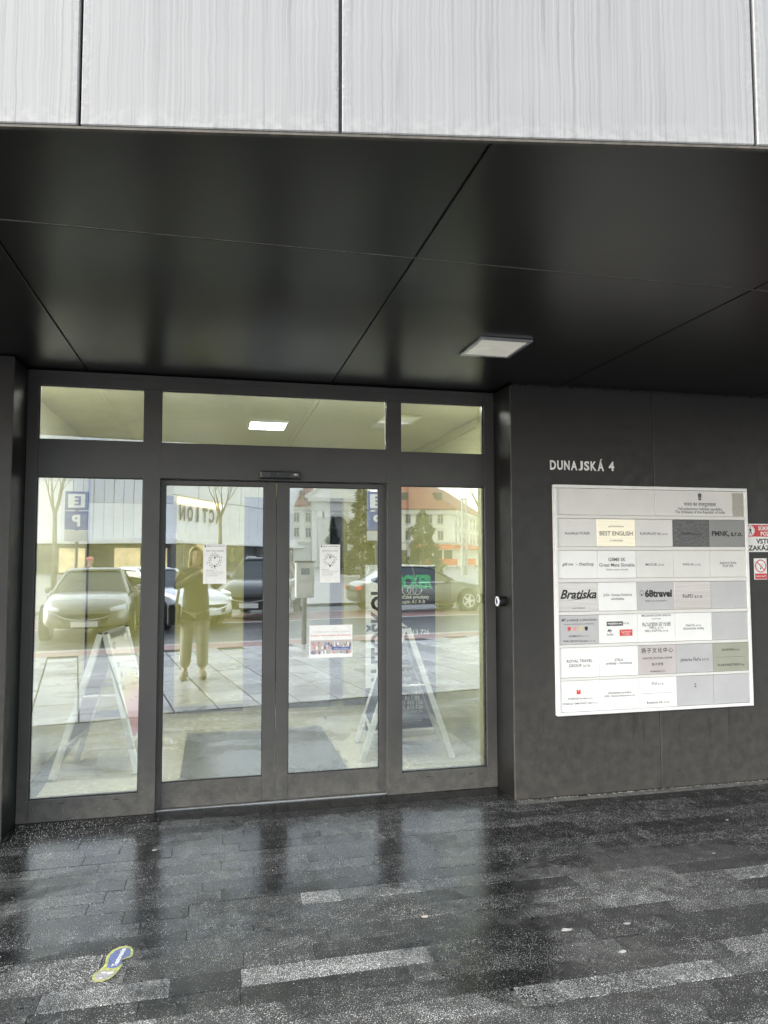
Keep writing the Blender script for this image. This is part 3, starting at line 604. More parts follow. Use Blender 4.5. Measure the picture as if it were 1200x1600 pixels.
MB().poly([(3.876-0.032, YS-0.0012, 1.530+0.027), (3.876-0.027, YS-0.0012, 1.530+0.032), (3.876+0.032, YS-0.0012, 1.530-0.027), (3.876+0.027, YS-0.0012, 1.530-0.032)], -0.0006, (0, 1, 0)).build('bar', 'sign_red', ns)

# footprint sticker on the pavement
ft = thing('footprint_sticker', gnd(180, 1508), 'torn yellow-edged blue shoe-print sticker on the granite paving', 'sticker')
def sp_(pts): return [(130+a/12, 1460+b/12) for a, b in pts]
out = sp_([(160, 800), (200, 750), (290, 680), (380, 600), (420, 520), (425, 440), (470, 370), (560, 290), (680, 235), (800, 212), (890, 230), (935, 280), (940, 350), (920, 415), (830, 445), (740, 475), (715, 500), (735, 570), (690, 640), (620, 730), (560, 790), (460, 850), (350, 885), (230, 885), (175, 850)])
toe = sp_([(475, 530), (475, 450), (520, 380), (600, 310), (700, 265), (800, 250), (870, 265), (893, 310), (880, 400), (800, 430), (715, 470), (705, 505), (722, 550), (660, 600), (560, 640), (440, 620)])
heel = sp_([(215, 800), (250, 750), (360, 670), (440, 690), (610, 685), (560, 760), (460, 820), (350, 850), (250, 850)])
def gpoly(pts, z, name, mat): return MB().poly([tuple(gnd(a, b, z)) for a, b in reversed(pts)], 0.0006, (0, 0, 1)).build(name, mat, ft)
gpoly(out, 0.0022, 'border', 'sticker_lime'); gpoly(toe, 0.0032, 'toe_print', 'sticker_blue'); gpoly(heel, 0.0032, 'heel_print', 'sticker_grey')
fd = (gnd(205-15, 1487) - gnd(130+590/12, 1460+560/12)).normalized(); 
text('lettering', 'Testovanie', gnd(130+670/12, 1460+430/12, 0.004), w=0.13, mat='white_paint', parent=ft, xd=fd, ud=Vector((-fd.y, fd.x, 0)), bold=.03)
for p_ in ([(340, 710), (420, 700), (430, 720), (350, 725)], [(440, 720), (560, 700), (570, 720), (450, 745)], [(300, 820), (340, 800), (355, 820), (310, 832)]): gpoly(sp_(p_), 0.004, 'scuff', 'white_paint')

# ================================================================== PAPER NOTICES ON THE DOOR GLASS
YP = YD+0.012
def notice(name, x0, x1, z0, z1, label):
    t = thing(name, ((x0+x1)/2, YP, z0), label, 'poster')
    box('sheet', 'paper', t, x0, x1, YP-0.0011, YP-0.0003, z0, z1); return t
for (x0, x1, lab) in ((-0.077, 0.071, 'white yoga class poster with round ornament on the left sliding door'), (0.694, 0.833, 'white yoga class poster with round ornament on the right sliding door')):
    z0, z1 = 1.428, 1.687; t = notice('yoga_poster', x0, x1, z0, z1, lab); W, H, cx_ = x1-x0, z1-z0, (x0+x1)/2; y = YP-0.0012
    text('lettering', 'EMBASSY OF INDIA, BRATISLAVA', (cx_+W*.05, y, z1-H*.045), w=W*.78, mat='ink', parent=t, bold=.02)
    blk([(-3, -8), (3, -8), (4, 0), (3, 8), (-3, 8), (-4, 0)], x0+W*.08, z1-H*.045, 0.001, y, t, name='emblem')
    text('lettering', 'FREE YOGA CLASSES', (cx_, y, z1-H*.165), w=W*.76, mat='ink_grey', parent=t)
    oc, R_ = z1-H*.40, W*.29
    orn = MB()
    for a in range(16):
        th_ = 2*math.pi*a/16; q = random.uniform(.75, 1.05)
        for rr_, ww in ((R_*1.1*q, .11), (R_*.8*q, .08)):
            c = Vector((cx_+rr_*math.cos(th_), y, oc+rr_*math.sin(th_)*1.05)); d = Vector((math.cos(th_+.7), 0, math.sin(th_+.7)))*R_*.15; e = Vector((-d.z, 0, d.x))*.4
            orn.poly([c-d, c+e, c+d, c-e], -0.0004, (0, 1, 0))
    orn.build('ornament', 'ink', t)['kind'] = 'stuff'
    blk([(-4, -4), (4, -4), (5, 3), (0, 12), (-5, 3)], cx_, oc+.014, 0.0011, y, t, name='ornament_centre'); blk([(-3, -10), (3, -10), (5, 0), (-5, 0)], cx_, oc-.034, 0.0013, y, t, name='ornament_stem')
    for k, (wf, s) in enumerate(((.34, 'Where: Park'), (.78, 'Every Sunday 10.00 - 11.00 at the Embassy'), (.70, 'Contact and registration by email'), (.55, 'All levels are welcome'))):
        text('lettering', s, (x0+W*.12, y, z1-H*(.66+.045*k)), w=W*wf, mat='ink_grey', parent=t, align='L')
nt = notice('photo_poster', 0.624, 0.919, 0.922, 1.141, 'white landscape poster with a group photograph on the right sliding door')
y = YP-0.0012
text('lettering', 'Tu nájdete pomoc a podporu programu', (0.775, y, 1.096), w=0.26, mat='plate_grey', parent=nt); text('lettering', 'Erasmus+ dobrovoľníctvo nás obohacuje', (0.772, y, 1.071), w=0.272, mat='ink_pink', parent=nt, bold=.02)
random.seed(11)
crowd = bpy.data.objects.new('group_photo', None); link(crowd, nt)
box('photo_ground', 'plate_blush', crowd, 0.631, 0.914, y-0.0003, y+0.0001, 0.950, 1.040)
for mt in ('ink_pink', 'plate_blush', 'photo_blue', 'paper', 'photo_dark', 'plate_grey', 'cardboard'):
    mb = MB()
    for k in range(16):
        a, b = random.uniform(.636, .908), random.choice([.958, .99, 1.005, 1.015]); ww, hh = random.uniform(.004, .009), random.uniform(.012, .026)
        mb.poly([(a-ww, y-0.0005-k*1e-5, b-hh*.5), (a+ww, y-0.0005-k*1e-5, b-hh*.5), (a+ww*.9, y-0.0005-k*1e-5, b+hh*.3), (a, y-0.0005-k*1e-5, b+hh*.7), (a-ww*.9, y-0.0005-k*1e-5, b+hh*.3)], -0.0001, (0, 1, 0))
    mb.build('photo_detail', mt, crowd)['kind'] = 'stuff'
box('caption_pill', 'ink_blue', crowd, 0.780, 0.902, y-0.0013, y-0.0009, 0.974, 0.992); text('lettering', 'dobrovoľníctvo', (0.841, y-0.0014, 0.983), w=0.1, mat='white_paint', parent=crowd)
random.seed(21)

# ================================================================== LOBBY
LX0, LX1, LY0, LY1, LZ = -1.27, 2.11, YF+0.075, 7.86, 2.76
lf = MB().box(LX0-0.6, LX1+0.1, LY0-0.01, 12.0, -0.2, -0.004).build('lobby_floor', 'grout'); tag(lf, kind='structure')
mx0, mx1, my0, my1 = -0.232, 1.0, LY0+0.06, 6.97
tx = [LX0+0.115, -0.83, -0.232, 0.384, 1.0, 1.6, LX1]
ty = [LY0, 5.3, 5.9, 6.5, 6.975, 7.6, 8.2, 8.8, 9.4, 10.0, 10.6, 11.3]
for i in range(len(tx)-1):
    for j in range(len(ty)-1):
        if 2 <= i <= 3 and j < 4: continue
        box('floor_tile', 'tile', lf, tx[i]+0.0015, tx[i+1]-0.0015, ty[j]+0.0015, ty[j+1]-0.0015, -0.01, 0.0)
box('border_tile', 'tile_dark', lf, LX0, LX0+0.1135, LY0, LY1, -0.01, 0.0006); box('border_tile', 'tile_dark', lf, LX0+0.115, mx0-0.002, LY0-0.008, LY0-0.0005, -0.01, 0.0004)
mt_ = thing('entrance_mat', (0.38, 6, -0.01), 'ribbed grey entrance mat set in the lobby floor behind the doors', 'mat')
box('base', 'mat_grey', mt_, mx0+0.003, mx1-0.003, my0, my1, -0.0035, -0.0005)
y = my0+0.012; rib = MB().box(mx0+0.004, mx1-0.004, 0, 0.017, -0.001, 0.0035); rme = rib.mesh('mat_bar'); rme.materials.append(MATS['mat_grey'])
al = MB().box(mx0+0.004, mx1-0.004, 0.0195, 0.0235, -0.001, 0.0042); ame = al.mesh('mat_edge'); ame.materials.append(MATS['aluminium'])
while y < my1-0.03:
    o = bpy.data.objects.new('mat_bar', rme); link(o, mt_); o.location.y = y
    o = bpy.data.objects.new('metal_strip', ame); link(o, mt_); o.location.y = y
    y += 0.0295
lc = MB().box(LX0-0.6, LX1+0.1, LY0, 12.0, LZ+0.012, LZ+0.03).build('lobby_ceiling', 'grout'); tag(lc, kind='structure')
for a, b in ((LX0, -0.822), (-0.818, 0.698), (0.702, LX1)):
    for c, d in ((LY0, 7.0), (7.004, 9.2), (9.204, 11.9)):
        box('ceiling_panel', 'lobby_ceiling_paint', lc, a, b, c, d, LZ, LZ+0.0115)
for nm, a, lab in (('lobby_wall', (LX0-0.1, LX0, 4.915, LY1, 0, LZ-0.001), 0), ('lobby_wall', (LX1, LX1+0.1, 4.915, 12.0, 0, LZ-0.001), 1)):
    o = MB().box(*a).build('lobby_wall_side', 'lobby_cream' if lab == 0 else 'lobby_paint'); tag(o, kind='structure')
# back partition with openings into the unlit hall
def bx(px): return atY(px, 1000, LY1).x
segs = [(136, 247), (273, 380), (445, 515), (537, 636), (649, 760)]
for i, (a, b) in enumerate(segs):
    x0, x1 = max(bx(a), LX0+0.02), min(bx(b), LX1-0.001)
    o = MB().box(x0, x1, LY1, LY1+0.14, 0.0, LZ-0.001).build('lobby_partition', 'partition_grey' if i == 2 else 'partition_olive'); tag(o, kind='structure')
    box('skirting', 'tile_dark', o, x0, x1, LY1-0.01, LY1-0.0005, 0.001, 0.07)
for (a, b) in ((247, 273), (380, 445), (515, 537), (636, 649)):
    o = MB().box(bx(a)+0.001, bx(b)-0.001, LY1+0.02, LY1+0.12, 2.25, LZ-0.001).build('lobby_lintel', 'partition_olive'); tag(o, kind='structure')
o = MB().box(LX0-0.6, LX1+0.1, 9.6, 9.7, 0, LZ).build('hall_wall', 'dark_room'); tag(o, kind='structure')
o = MB().box(LX0-0.7, LX0-0.6, LY1, 9.6, 0, LZ).build('hall_wall_side', 'dark_room'); tag(o, kind='structure')
o = MB().box(LX0-0.6, LX0-0.1, LY1-0.1, LY1, 0, LZ-0.001).build('hall_wall_return', 'dark_room'); tag(o, kind='structure')
def lobby_lamp(x0, x1, y0, y1, mat, lab):
    t = thing('ceiling_lamp', ((x0+x1)/2, (y0+y1)/2, LZ), lab, 'lamp', 'lobby ceiling lamps')
    for a in ((x0, x1, y0, y0+0.02), (x0, x1, y1-0.02, y1), (x0, x0+0.02, y0+0.0205, y1-0.0205), (x1-0.02, x1, y0+0.0205, y1-0.0205)): box('rim', 'alu_white', t, *a, LZ-0.02, LZ-0.001)
    box('diffuser', mat, t, x0+0.021, x1-0.021, y0+0.021, y1-0.021, LZ-0.012, LZ-0.002)
lobby_lamp(0.26, 0.60, 6.15, 6.52, 'lamp_lit', 'bright lit square lamp on the lobby ceiling behind the middle transom window')
lobby_lamp(1.335, 1.60, 5.95, 6.25, 'lamp_dim', 'dim square lamp on the lobby ceiling behind the mullion between transom windows')
st_ = thing('fill_strip_light', (-0.3, 5.06, LZ), 'thin strip light on the lobby ceiling, lengthened out of view to brighten the lobby front', 'lamp')  # lengthened and hidden behind the door head, added to light the lobby front
box('housing', 'alu_white', st_, -1.24, 2.08, 5.035, 5.09, LZ-0.02, LZ-0.0005); box('diffuser', 'fill_strip_lit', st_, -1.23, 2.07, 5.045, 5.08, LZ-0.026, LZ-0.0205)

# A-frame pavement boards
def aframe(name, L, R2, apex, label, poster):
    """L, R2: (front foot, rear foot) of either panel; apex: (front, rear)"""
    t = thing(name, ((L[0][0]+R2[0][0])/2, (L[0][1]+R2[1][1])/2, 0), label, 'a-frame sign', 'folding signs in the lobby')
    for side, ft_, sgn in (('a', L, -1), ('b', R2, 1)):
        a0, a1 = Vector((*ft_[0], 0.012)), Vector((*ft_[1], 0.012)); t0, t1 = Vector(apex[0])+Vector((sgn*.018, 0, 0)), Vector(apex[1])+Vector((sgn*.018, 0, 0))
        yv = (a1-a0).normalized(); up = (t0-a0).normalized(); nv = yv.cross(up).normalized()
        pn = bpy.data.objects.new('sign_panel', None); link(pn, t)
        def bar(p, q, wv, w_, n, mat='aluminium', d=.009):
            wv = wv*w_; dn = nv*d
            mb = MB(); mb.v = [tuple(e+i*wv+j*dn) for e in (p, q) for i, j in ((-.5, -1), (.5, -1), (.5, 1), (-.5, 1))]
            mb.f = [(0, 3, 2, 1), (4, 5, 6, 7), (0, 1, 5, 4), (1, 2, 6, 5), (2, 3, 7, 6), (3, 0, 4, 7)]; return mb.build(n, mat, pn, bevel=.002, seg=1)
        lf_ = (t0-a0)
        bar(a0, t0, yv, .046, 'leg', 'leg_white', .021); bar(a1, t1, yv, .046, 'leg', 'leg_white', .018)
        p0, p1 = a0+lf_*.22, a1+(t1-a1)*.22
        bar(p0+yv*.018, p1-yv*.018, up, .03, 'frame_rail', 'alu_white'); bar(t0-up*.02+yv*.018, t1-up*.02-yv*.018, up, .045, 'frame_rail', 'aluminium')
        q0, q1 = p0+up*.016+yv*.018, p1+up*.016-yv*.018; s0, s1 = t0-up*.043+yv*.018, t1-up*.043-yv*.018
        pb = MB(); 
        for dd in (-.003, .003): pb.v += [tuple(c+nv*dd) for c in (q0, q1, s1, s0)]
        pb.f = [(3, 2, 1, 0), (4, 5, 6, 7), (0, 1, 5, 4), (1, 2, 6, 5), (2, 3, 7, 6), (3, 0, 4, 7)]
        po = pb.build('poster', poster[0] if side == 'b' else poster[1], pn)
        if side == 'b' and len(poster) > 2:
            xd = yv; o_ = nv*.0036 if nv.x > 0 else -nv*.0036
            if nv.x < 0: xd = -yv
            wd_ = (q1-q0).length; ht = (s0-q0).length; c0 = (q0+q1)/2+o_
            for s, wf, f_, mt in poster[2]: text('lettering', s, c0+up*ht*f_, w=wd_*wf, mat=mt, parent=po, xd=xd, ud=up, bold=.02)
    ly = MB(); f0 = Vector((*L[0], 0.012))+(Vector(apex[0])-Vector((*L[0], 0.012)))*.56; f1 = Vector((*R2[0], 0.012))+(Vector(apex[0])-Vector((*R2[0], 0.012)))*.56
    ly.tube([f0, f1], .009, 6); ly.build('spreader_bar', 'alu_white', t)
    g0 = Vector((*L[1], 0.012))+(Vector(apex[1])-Vector((*L[1], 0.012)))*.56; g1 = Vector((*R2[1], 0.012))+(Vector(apex[1])-Vector((*R2[1], 0.012)))*.56
    MB().tube([g0, g1], .009, 6).build('spreader_bar', 'alu_white', t)
    MB().tube([Vector(apex[0])-Vector((0, .004, 0)), Vector(apex[1])+Vector((0, .004, 0))], .017, 10).build('hinge', 'aluminium', t)
    for e, sg_ in ((0, -1), (1, 1)):
        for dx in (-.022, .022): MB().lathe([(.016, 0), (.016, .012)], 12, lambda p, e=e, dx=dx, sg_=sg_: Vector(apex[e])+Vector((dx+p.x, sg_*p.z, p.y))).build('hinge_cap', 'black_plastic', t)
plain('poster_art', (0.60, 0.55, 0.50), 0.5)
m = NT('poster_colour'); sx = m.n('SeparateXYZ'); m.l(m.pos(), 'Position', sx, 0); nz = m.noise(9, 3, vec=(m.mapped((1, 6, 0.6)), 0))
zz = m.math('ADD', (sx, 2), (m.math('MULTIPLY', (nz, 0), 0.25), 0))
m.base(m.ramp(m.maprange((zz, 0), 0.35, 1.15), 0, [(0.0, (0.45, 0.16, 0.22)), (0.35, (0.62, 0.30, 0.24)), (0.5, (0.72, 0.60, 0.22)), (0.62, (0.78, 0.76, 0.70))])); m.set(Roughness=0.4)
aframe('a_frame_sign', ((-1.125, 5.73), (-1.045, 6.23)), ((-0.545, 5.76), (-0.465, 6.26)), ((-0.800, 5.745, 1.035), (-0.715, 6.24, 1.04)), 'white metal folding A-frame sign with colourful poster behind the left pane',
       ('poster_colour', 'plate_midgrey', [('AUTOŠKOLA', .9, .93, 'ink'), ('VODIČSKÉ PREUKAZY', .92, .74, 'ink'), ('skupín A B', .6, .62, 'ink'), ('Jazyková škola', .8, .5, 'ink_grey')]))
aframe('a_frame_sign', ((1.139, 5.68), (1.206, 6.27)), ((1.853, 5.60), (1.93, 6.19)), ((1.485, 5.64, 1.035), (1.56, 6.23, 1.04)), 'white metal folding A-frame sign with dark poster behind the right pane', ('banner_navy', 'banner_navy'))
bn = thing('driving_school_banner', (1.65, 6.43, 0), 'navy and white driving school banner standing in the lobby at the right', 'banner')
box('sheet', 'banner_navy', bn, 1.318, 1.972, 6.425, 6.431, 0.06, 1.515); box('base', 'alu_white', bn, 1.30, 1.99, 6.38, 6.48, 0.0, 0.06, bevel=.01)
box('top_bar', 'alu_white', bn, 1.315, 1.975, 6.418, 6.438, 1.5155, 1.53); box('white_panel', 'paper', bn, 1.318, 1.56, 6.4235, 6.4248, 0.437, 1.5148)
text('lettering', 'AUTOŠKOLA', (1.428, 6.4233, 0.95), w=1.02, h=0.205, mat='ink', parent=bn, xd=(0, 0, 1), ud=(-1, 0, 0), bold=.035)
YBn = 6.4248
text('lettering', 'FICKER', (1.77, YBn, 1.375), w=0.36, h=0.13, mat='ink_green', parent=bn, bold=.06)
for s, z, wd in (('Vodičské preukazy', 1.235, .33), ('skupín A1 A B', 1.19, .25), ('0905 613 726', .92, .33), ('Otváracie hodiny', .62, .24), ('Po - Št 9:00 - 17:00', .575, .28), ('9:00 - 12', .50, .16), ('Dunajská 4', .37, .25), ('811 08', .33, .14), ('0903 455 122', .29, .25), ('0905 613 726', .25, .25), ('info@ficker.sk', .21, .26), ('www.autoskola-ficker.sk', .13, .24)):
    text('lettering', s, (1.75 if z > .3 else 1.72, YBn, z), w=wd, mat='white_paint', parent=bn, bold=.02)
rings = MB()
for q in (0, .05, .1): rings.lathe([(.038, -.001), (.044, -.001), (.044, .001), (.038, .001)], 20, lambda p, q=q: Vector((1.70+q+p.x, YBn-.001+p.z, 1.30+p.y)), close=False)
rings.build('ring_logo', 'plate_grey', bn)


# ================================================================== LITTER AND GRIT
random.seed(5)
gm = MB()
def grain(x, y, r, z0=0.001):
    a = random.uniform(0, 6.28); b = len(gm.v)
    for k in range(3): gm.v.append((x+r*math.cos(a+2.09*k), y+r*math.sin(a+2.09*k)*.8, z0))
    gm.v.append((x, y, z0+r*1.1)); gm.f += [(b, b+1, b+3), (b+1, b+2, b+3), (b+2, b, b+3)]
for k in range(800):                                 # salt grit blown into the corner by the left jamb
    x = -1.13+abs(random.gauss(0, .42)); y = 4.84-abs(random.gauss(0, .22))
    if x < 1.1 and (y < YW or x > -1.13): grain(x, y, random.uniform(.0008, .0021))
for k in range(260):                                  # along the foot of the clad wall
    grain(random.uniform(1.95, 4.4), YW-.004-abs(random.gauss(0, .012)), random.uniform(.001, .004))
for k in range(700): grain(random.uniform(-1.6, 4.4), random.uniform(2.2, 4.5), random.uniform(.0007, .0022))
for k in range(120): grain(random.uniform(-.35, 1.15), YD-.022-abs(random.gauss(0, .006)), random.uniform(.0008, .002), .002)
tag(gm.build('grit', 'grit'), 'pale salt grit scattered over the paving by the entrance', 'grit', kind='stuff')
sc_pts = [(665, 1432, .02, 'yellowish leaf scrap lying on the paving below the right pane'), (972, 1487, .022, 'white paper scrap lying on the dark paving in the right foreground'), (1115, 1333, .014, 'white crumpled scrap on the paving below the directory board'), (1136, 1281, .012, 'small white scrap on the paving near the right wall foot'), (980, 1443, .018, 'flat white chewing gum spot on paving beneath the directory board'), (242, 1328, .02, 'white gum blot on wet paving below the left sliding door'), (885, 1453, .03, 'pale flattened paper smear on the paving in the middle')]
for px, py, r, lab in sc_pts:
    p = gnd(px, py, .002); n = 7
    pts = [(p.x+r*random.uniform(.5, 1)*math.cos(-2*math.pi*k/n)*1.1, p.y+r*random.uniform(.4, 1)*math.sin(-2*math.pi*k/n)*.6, .002) for k in range(n)]
    tag(MB().poly(list(reversed(pts)), .0012, (0, 0, 1)).build('paper_scrap', 'leaf_scrap' if 'leaf' in lab else 'gum'), lab, 'scrap', 'scraps on the paving')

# ================================================================== PEOPLE
flat('skin', (0.55, 0.36, 0.27), 0.5); plain('hair_blonde', (0.36, 0.25, 0.12), 0.5, 0.3, 60); plain('jacket_brown', (0.018, 0.017, 0.016), 0.75, 0.25, 20); plain('trousers_khaki', (0.27, 0.25, 0.215), 0.8, 0.12, 14)
plain('shoe_tan', (0.24, 0.21, 0.17), 0.6); plain('coat_black', (0.02, 0.02, 0.022), 0.8, 0.2, 20); plain('hat_pink', (0.72, 0.28, 0.27), 0.8, 0.1, 60); plain('bag_black', (0.015, 0.015, 0.016), 0.45); plain('fur_cream', (0.55, 0.47, 0.36), 0.9, 0.25, 70)
def skin(name, mat, parent, verts, edges, root=0, sub=2):
    """verts: (x, y, z, r or (rx, ry))"""
    me = bpy.data.meshes.new(name); me.from_pydata([v[:3] for v in verts], edges, []); me.update(); me.materials.append(MATS[mat])
    o = bpy.data.objects.new(name, me); link(o, parent, world=False)
    o.modifiers.new('s', 'SKIN').use_smooth_shade = True
    for i, v in enumerate(verts):
        r = v[3]; me.skin_vertices[0].data[i].radius = r if isinstance(r, tuple) else (r, r); me.skin_vertices[0].data[i].use_root = (i == root)
    ss = o.modifiers.new('u', 'SUBSURF'); ss.levels = sub; ss.render_levels = sub
    return o
def person(loc, rz, label, hold, mats, hair=True, hat=False, feet=((-.12, .03), (.12, .08))):
    t = thing('person', loc, label, 'person', rz=rz); top, leg, shoe, hairm = mats
    zh = 1.64
    v = [(0, 0, .96, (.15, .11)), (0, .0, 1.12, (.125, .095)), (0, .0, 1.30, (.15, .10)), (0, -.01, 1.43, (.09, .07)), (0, 0, 1.50, .05), (0, .015, 1.56, (.068, .085)), (0, .02, zh, (.074, .094)), (0, .015, 1.70, (.06, .075))]
    e = [(0, 1), (1, 2), (2, 3), (3, 4), (4, 5), (5, 6), (6, 7)]
    hips = []
    for s, (fx, fy) in zip((-1, 1), feet):
        b = len(v); v += [(s*.09, 0, .88, .085), (s*.10+(fx-s*.12)*.5, fy*.6+.01, .50, .058), (fx, fy-.03, .10, .038), (fx*1.05, fy+.06, .045, (.036, .03)), (fx*1.08, fy+.15, .035, (.034, .022))]
        e += [(0, b), (b, b+1), (b+1, b+2), (b+2, b+3), (b+3, b+4)]
    arms = []
    for s in (-1, 1):
        b = len(v)
        if hold:
            h = hold; hx, hy, hz = h[0]+s*.055, h[1]-.01, h[2]-.07
            pts = [(s*.17, -.01, 1.40, .052), (s*.27, .06, 1.19, .042), (hx+s*.03, hy-.05, hz-.05, .03), (hx, hy, hz, (.034, .022))]
            fdir = [(-s*.012, .0, .0)]
        else: pts = [(s*.18, -.01, 1.40, .052), (s*.24, -.03, 1.13, .042), (s*.25, .05, .88, .03), (s*.25, .07, .80, (.022, .034))]
        v += pts; e += [(3, b), (b, b+1), (b+1, b+2), (b+2, b+3)]; arms.append(pts); hb = b+3; x, y, z, _ = pts[3]
        for q in range(4):                           # fingers wrap the sides of what is held
            b = len(v); L = (.8, 1, .94, .76)[q]
            if hold: v += [(x-s*.004, y+.016, z+.045-.022*q, .0085), (x-s*.012, y+.03*L+.008, z+.05-.022*q, .008), (x-s*.035*L, y+.036, z+.052-.022*q, .007)]
            else: v += [(x, y+.03-.02*q, z-.04, .0085), (x, y+.035-.021*q, z-.075*L, .008), (x-s*.012, y+.034-.021*q, z-.10*L, .007)]
            e += [(hb, b), (b, b+1), (b+1, b+2)]
        b = len(v)
        if hold: v += [(x-s*.014, y-.014, z+.03, .0095), (x-s*.026, y-.016, z+.058, .008)]
        else: v += [(x-s*.01, y+.045, z-.012, .0095), (x-s*.012, y+.055, z-.04, .008)]
        e += [(hb, b), (b, b+1)]
    skin('body', 'skin', t, v, e)
    tv = [(0, 0, .93, (.19, .15)), (0, 0, 1.12, (.175, .135)), (0, 0, 1.30, (.185, .125)), (0, -.01, 1.42, (.13, .095)), (0, 0, 1.475, .068), (0, 0, .78, (.20, .155))]; te = [(0, 1), (1, 2), (2, 3), (3, 4), (0, 5)]
    for pts in arms:
        b = len(tv); tv += [(*pts[0][:3], .075), (*pts[1][:3], .06), (*(Vector(pts[2][:3])*.9+Vector(pts[1][:3])*.1), .047)]; te += [(3, b), (b, b+1), (b+1, b+2)]
    skin('jacket', top, t, tv, te)
    lv = [(0, 0, .97, (.165, .12))]; le = []
    for s, (fx, fy) in zip((-1, 1), feet):
        b = len(lv); lv += [(s*.095, 0, .85, .108), (s*.105+(fx-s*.12)*.5, fy*.6+.01, .50, .088), (fx, fy-.03, .13, .078)]; le += [(0, b), (b, b+1), (b+1, b+2)]
    skin('trousers', leg, t, lv, le)
    for s, (fx, fy) in zip((-1, 1), feet):
        skin('shoe', shoe, t, [(fx, fy-.07, .06, (.055, .06)), (fx*1.04, fy+.03, .06, (.06, .058)), (fx*1.08, fy+.15, .048, (.058, .044)), (fx*1.09, fy+.20, .04, (.045, .034))], [(0, 1), (1, 2), (2, 3)])
    if hair:
        mb = MB()
        def hs_(th_, ph): return Vector((math.sin(th_)*math.sin(ph)*.098, -.0+.018-math.cos(th_)*math.sin(ph)*.118, 1.655+math.cos(ph)*.105))
        rows_ = 9; cols = 15
        for i in range(rows_):
            ph = .02+1.65*i/(rows_-1)
            for k in range(cols):
                th_ = (-1+2*k/(cols-1))*2.2; p = hs_(th_, min(ph, 1.65)); 
                mb.v.append(tuple(p+Vector((random.uniform(-.004, .004), random.uniform(-.004, .004), 0))))
        for i in range(5):
            for k in range(cols):
                th_ = (-1+2*k/(cols-1))*2.0; p = hs_(th_, 1.55); p = Vector((p.x*(1.02+.06*i), p.y-.008*i, p.z-.055*(i+1)+random.uniform(-.01, .01))); mb.v.append(tuple(p))
        for i in range(rows_+4):
            for k in range(cols-1): q = i*cols+k; mb.f.append((q, q+1, q+cols+1, q+cols))
        o = mb.build('hair', hairm, t, world=False, smooth=True); so_ = o.modifiers.new('t', 'SOLIDIFY'); so_.thickness = .02; so_.offset = 1
    if hat: skin('hat', 'hat_pink', t, [(0, .01, 1.63, (.10, .12)), (0, .005, 1.70, (.105, .12)), (0, 0, 1.76, (.06, .07))], [(0, 1), (1, 2)])
    # face: eyes, brows, nose, mouth, ears
    for s in (-1, 1):
        MB().lathe([(.001, -.006), (.009, 0), (.001, .006)], 10, lambda p, s=s: Vector((s*.03+p.x, .108+p.z, 1.637+p.y))).build('eye', 'ink', t, world=False)
        MB().tube([(s*.076, .01, 1.60), (s*.084, .0, 1.63), (s*.078, .012, 1.655)], [.008, .012, .008], 6).build('ear', 'skin', t, world=False)
    MB().tube([(0, .106, 1.64), (0, .124, 1.604), (0, .104, 1.594)], [.007, .013, .008], 6).build('nose', 'skin', t, world=False, smooth=True)
    MB().tube([(-.022, .098, 1.568), (0, .104, 1.566), (.022, .098, 1.568)], [.003, .006, .003], 6).build('mouth', 'ink_pink', t, world=False)
    return t
PX, PY = -0.25, -0.34
person((PX, PY, 0), 0.0, 'person with long fair hair in brown jacket and loose khaki trousers photographing the doors', (-0.03-PX, 0.29, 1.56), ('jacket_brown', 'trousers_khaki', 'shoe_tan', 'hair_blonde'), feet=((-.13, .10), (.10, .16)))
ph = thing('mobile_phone', (-0.024, -0.035, 1.545), 'black mobile phone held up by the person photographing the doors', 'phone', rz=-YAW)
MB().box(-.038, .038, -.0045, .0035, -.075, .075).build('body', 'black_plastic', ph, world=False, bevel=.004)
for a, b in ((.022, .055), (.022, .03), (.0, .042)): MB().lathe([(.009, 0), (.009, .002), (.006, .0025)], 14, lambda p, a=a, b=b: Vector((a+p.x, .0036+p.z, b+p.y))).build('lens', 'lens_blue', ph, world=False)
bg = thing('shoulder_bag', (PX-.27, PY+.02, .72), 'black shoulder bag hanging at the hip of the photographing person', 'bag')
MB().box(PX-.36, PX-.20, PY-.14, PY+.16, .70, .98).build('bag_body', 'bag_black', bg, bevel=.03)
MB().tube([(PX-.25, PY-.10, .96), (PX-.21, PY-.08, 1.2), (PX-.16, PY-.06, 1.475), (PX-.16, PY+.03, 1.475), (PX-.22, PY+.08, 1.2), (PX-.26, PY+.12, .96)], .011, 6).build('strap', 'bag_black', bg)
q = rfl(141, 868, -12.5); person((q.x, -12.5, -0.114), R(-70), 'distant pedestrian in black coat and pink hat reflected behind the parked cars', None, ('coat_black', 'coat_black', 'coat_black', 'coat_black'), hair=False, hat=True)

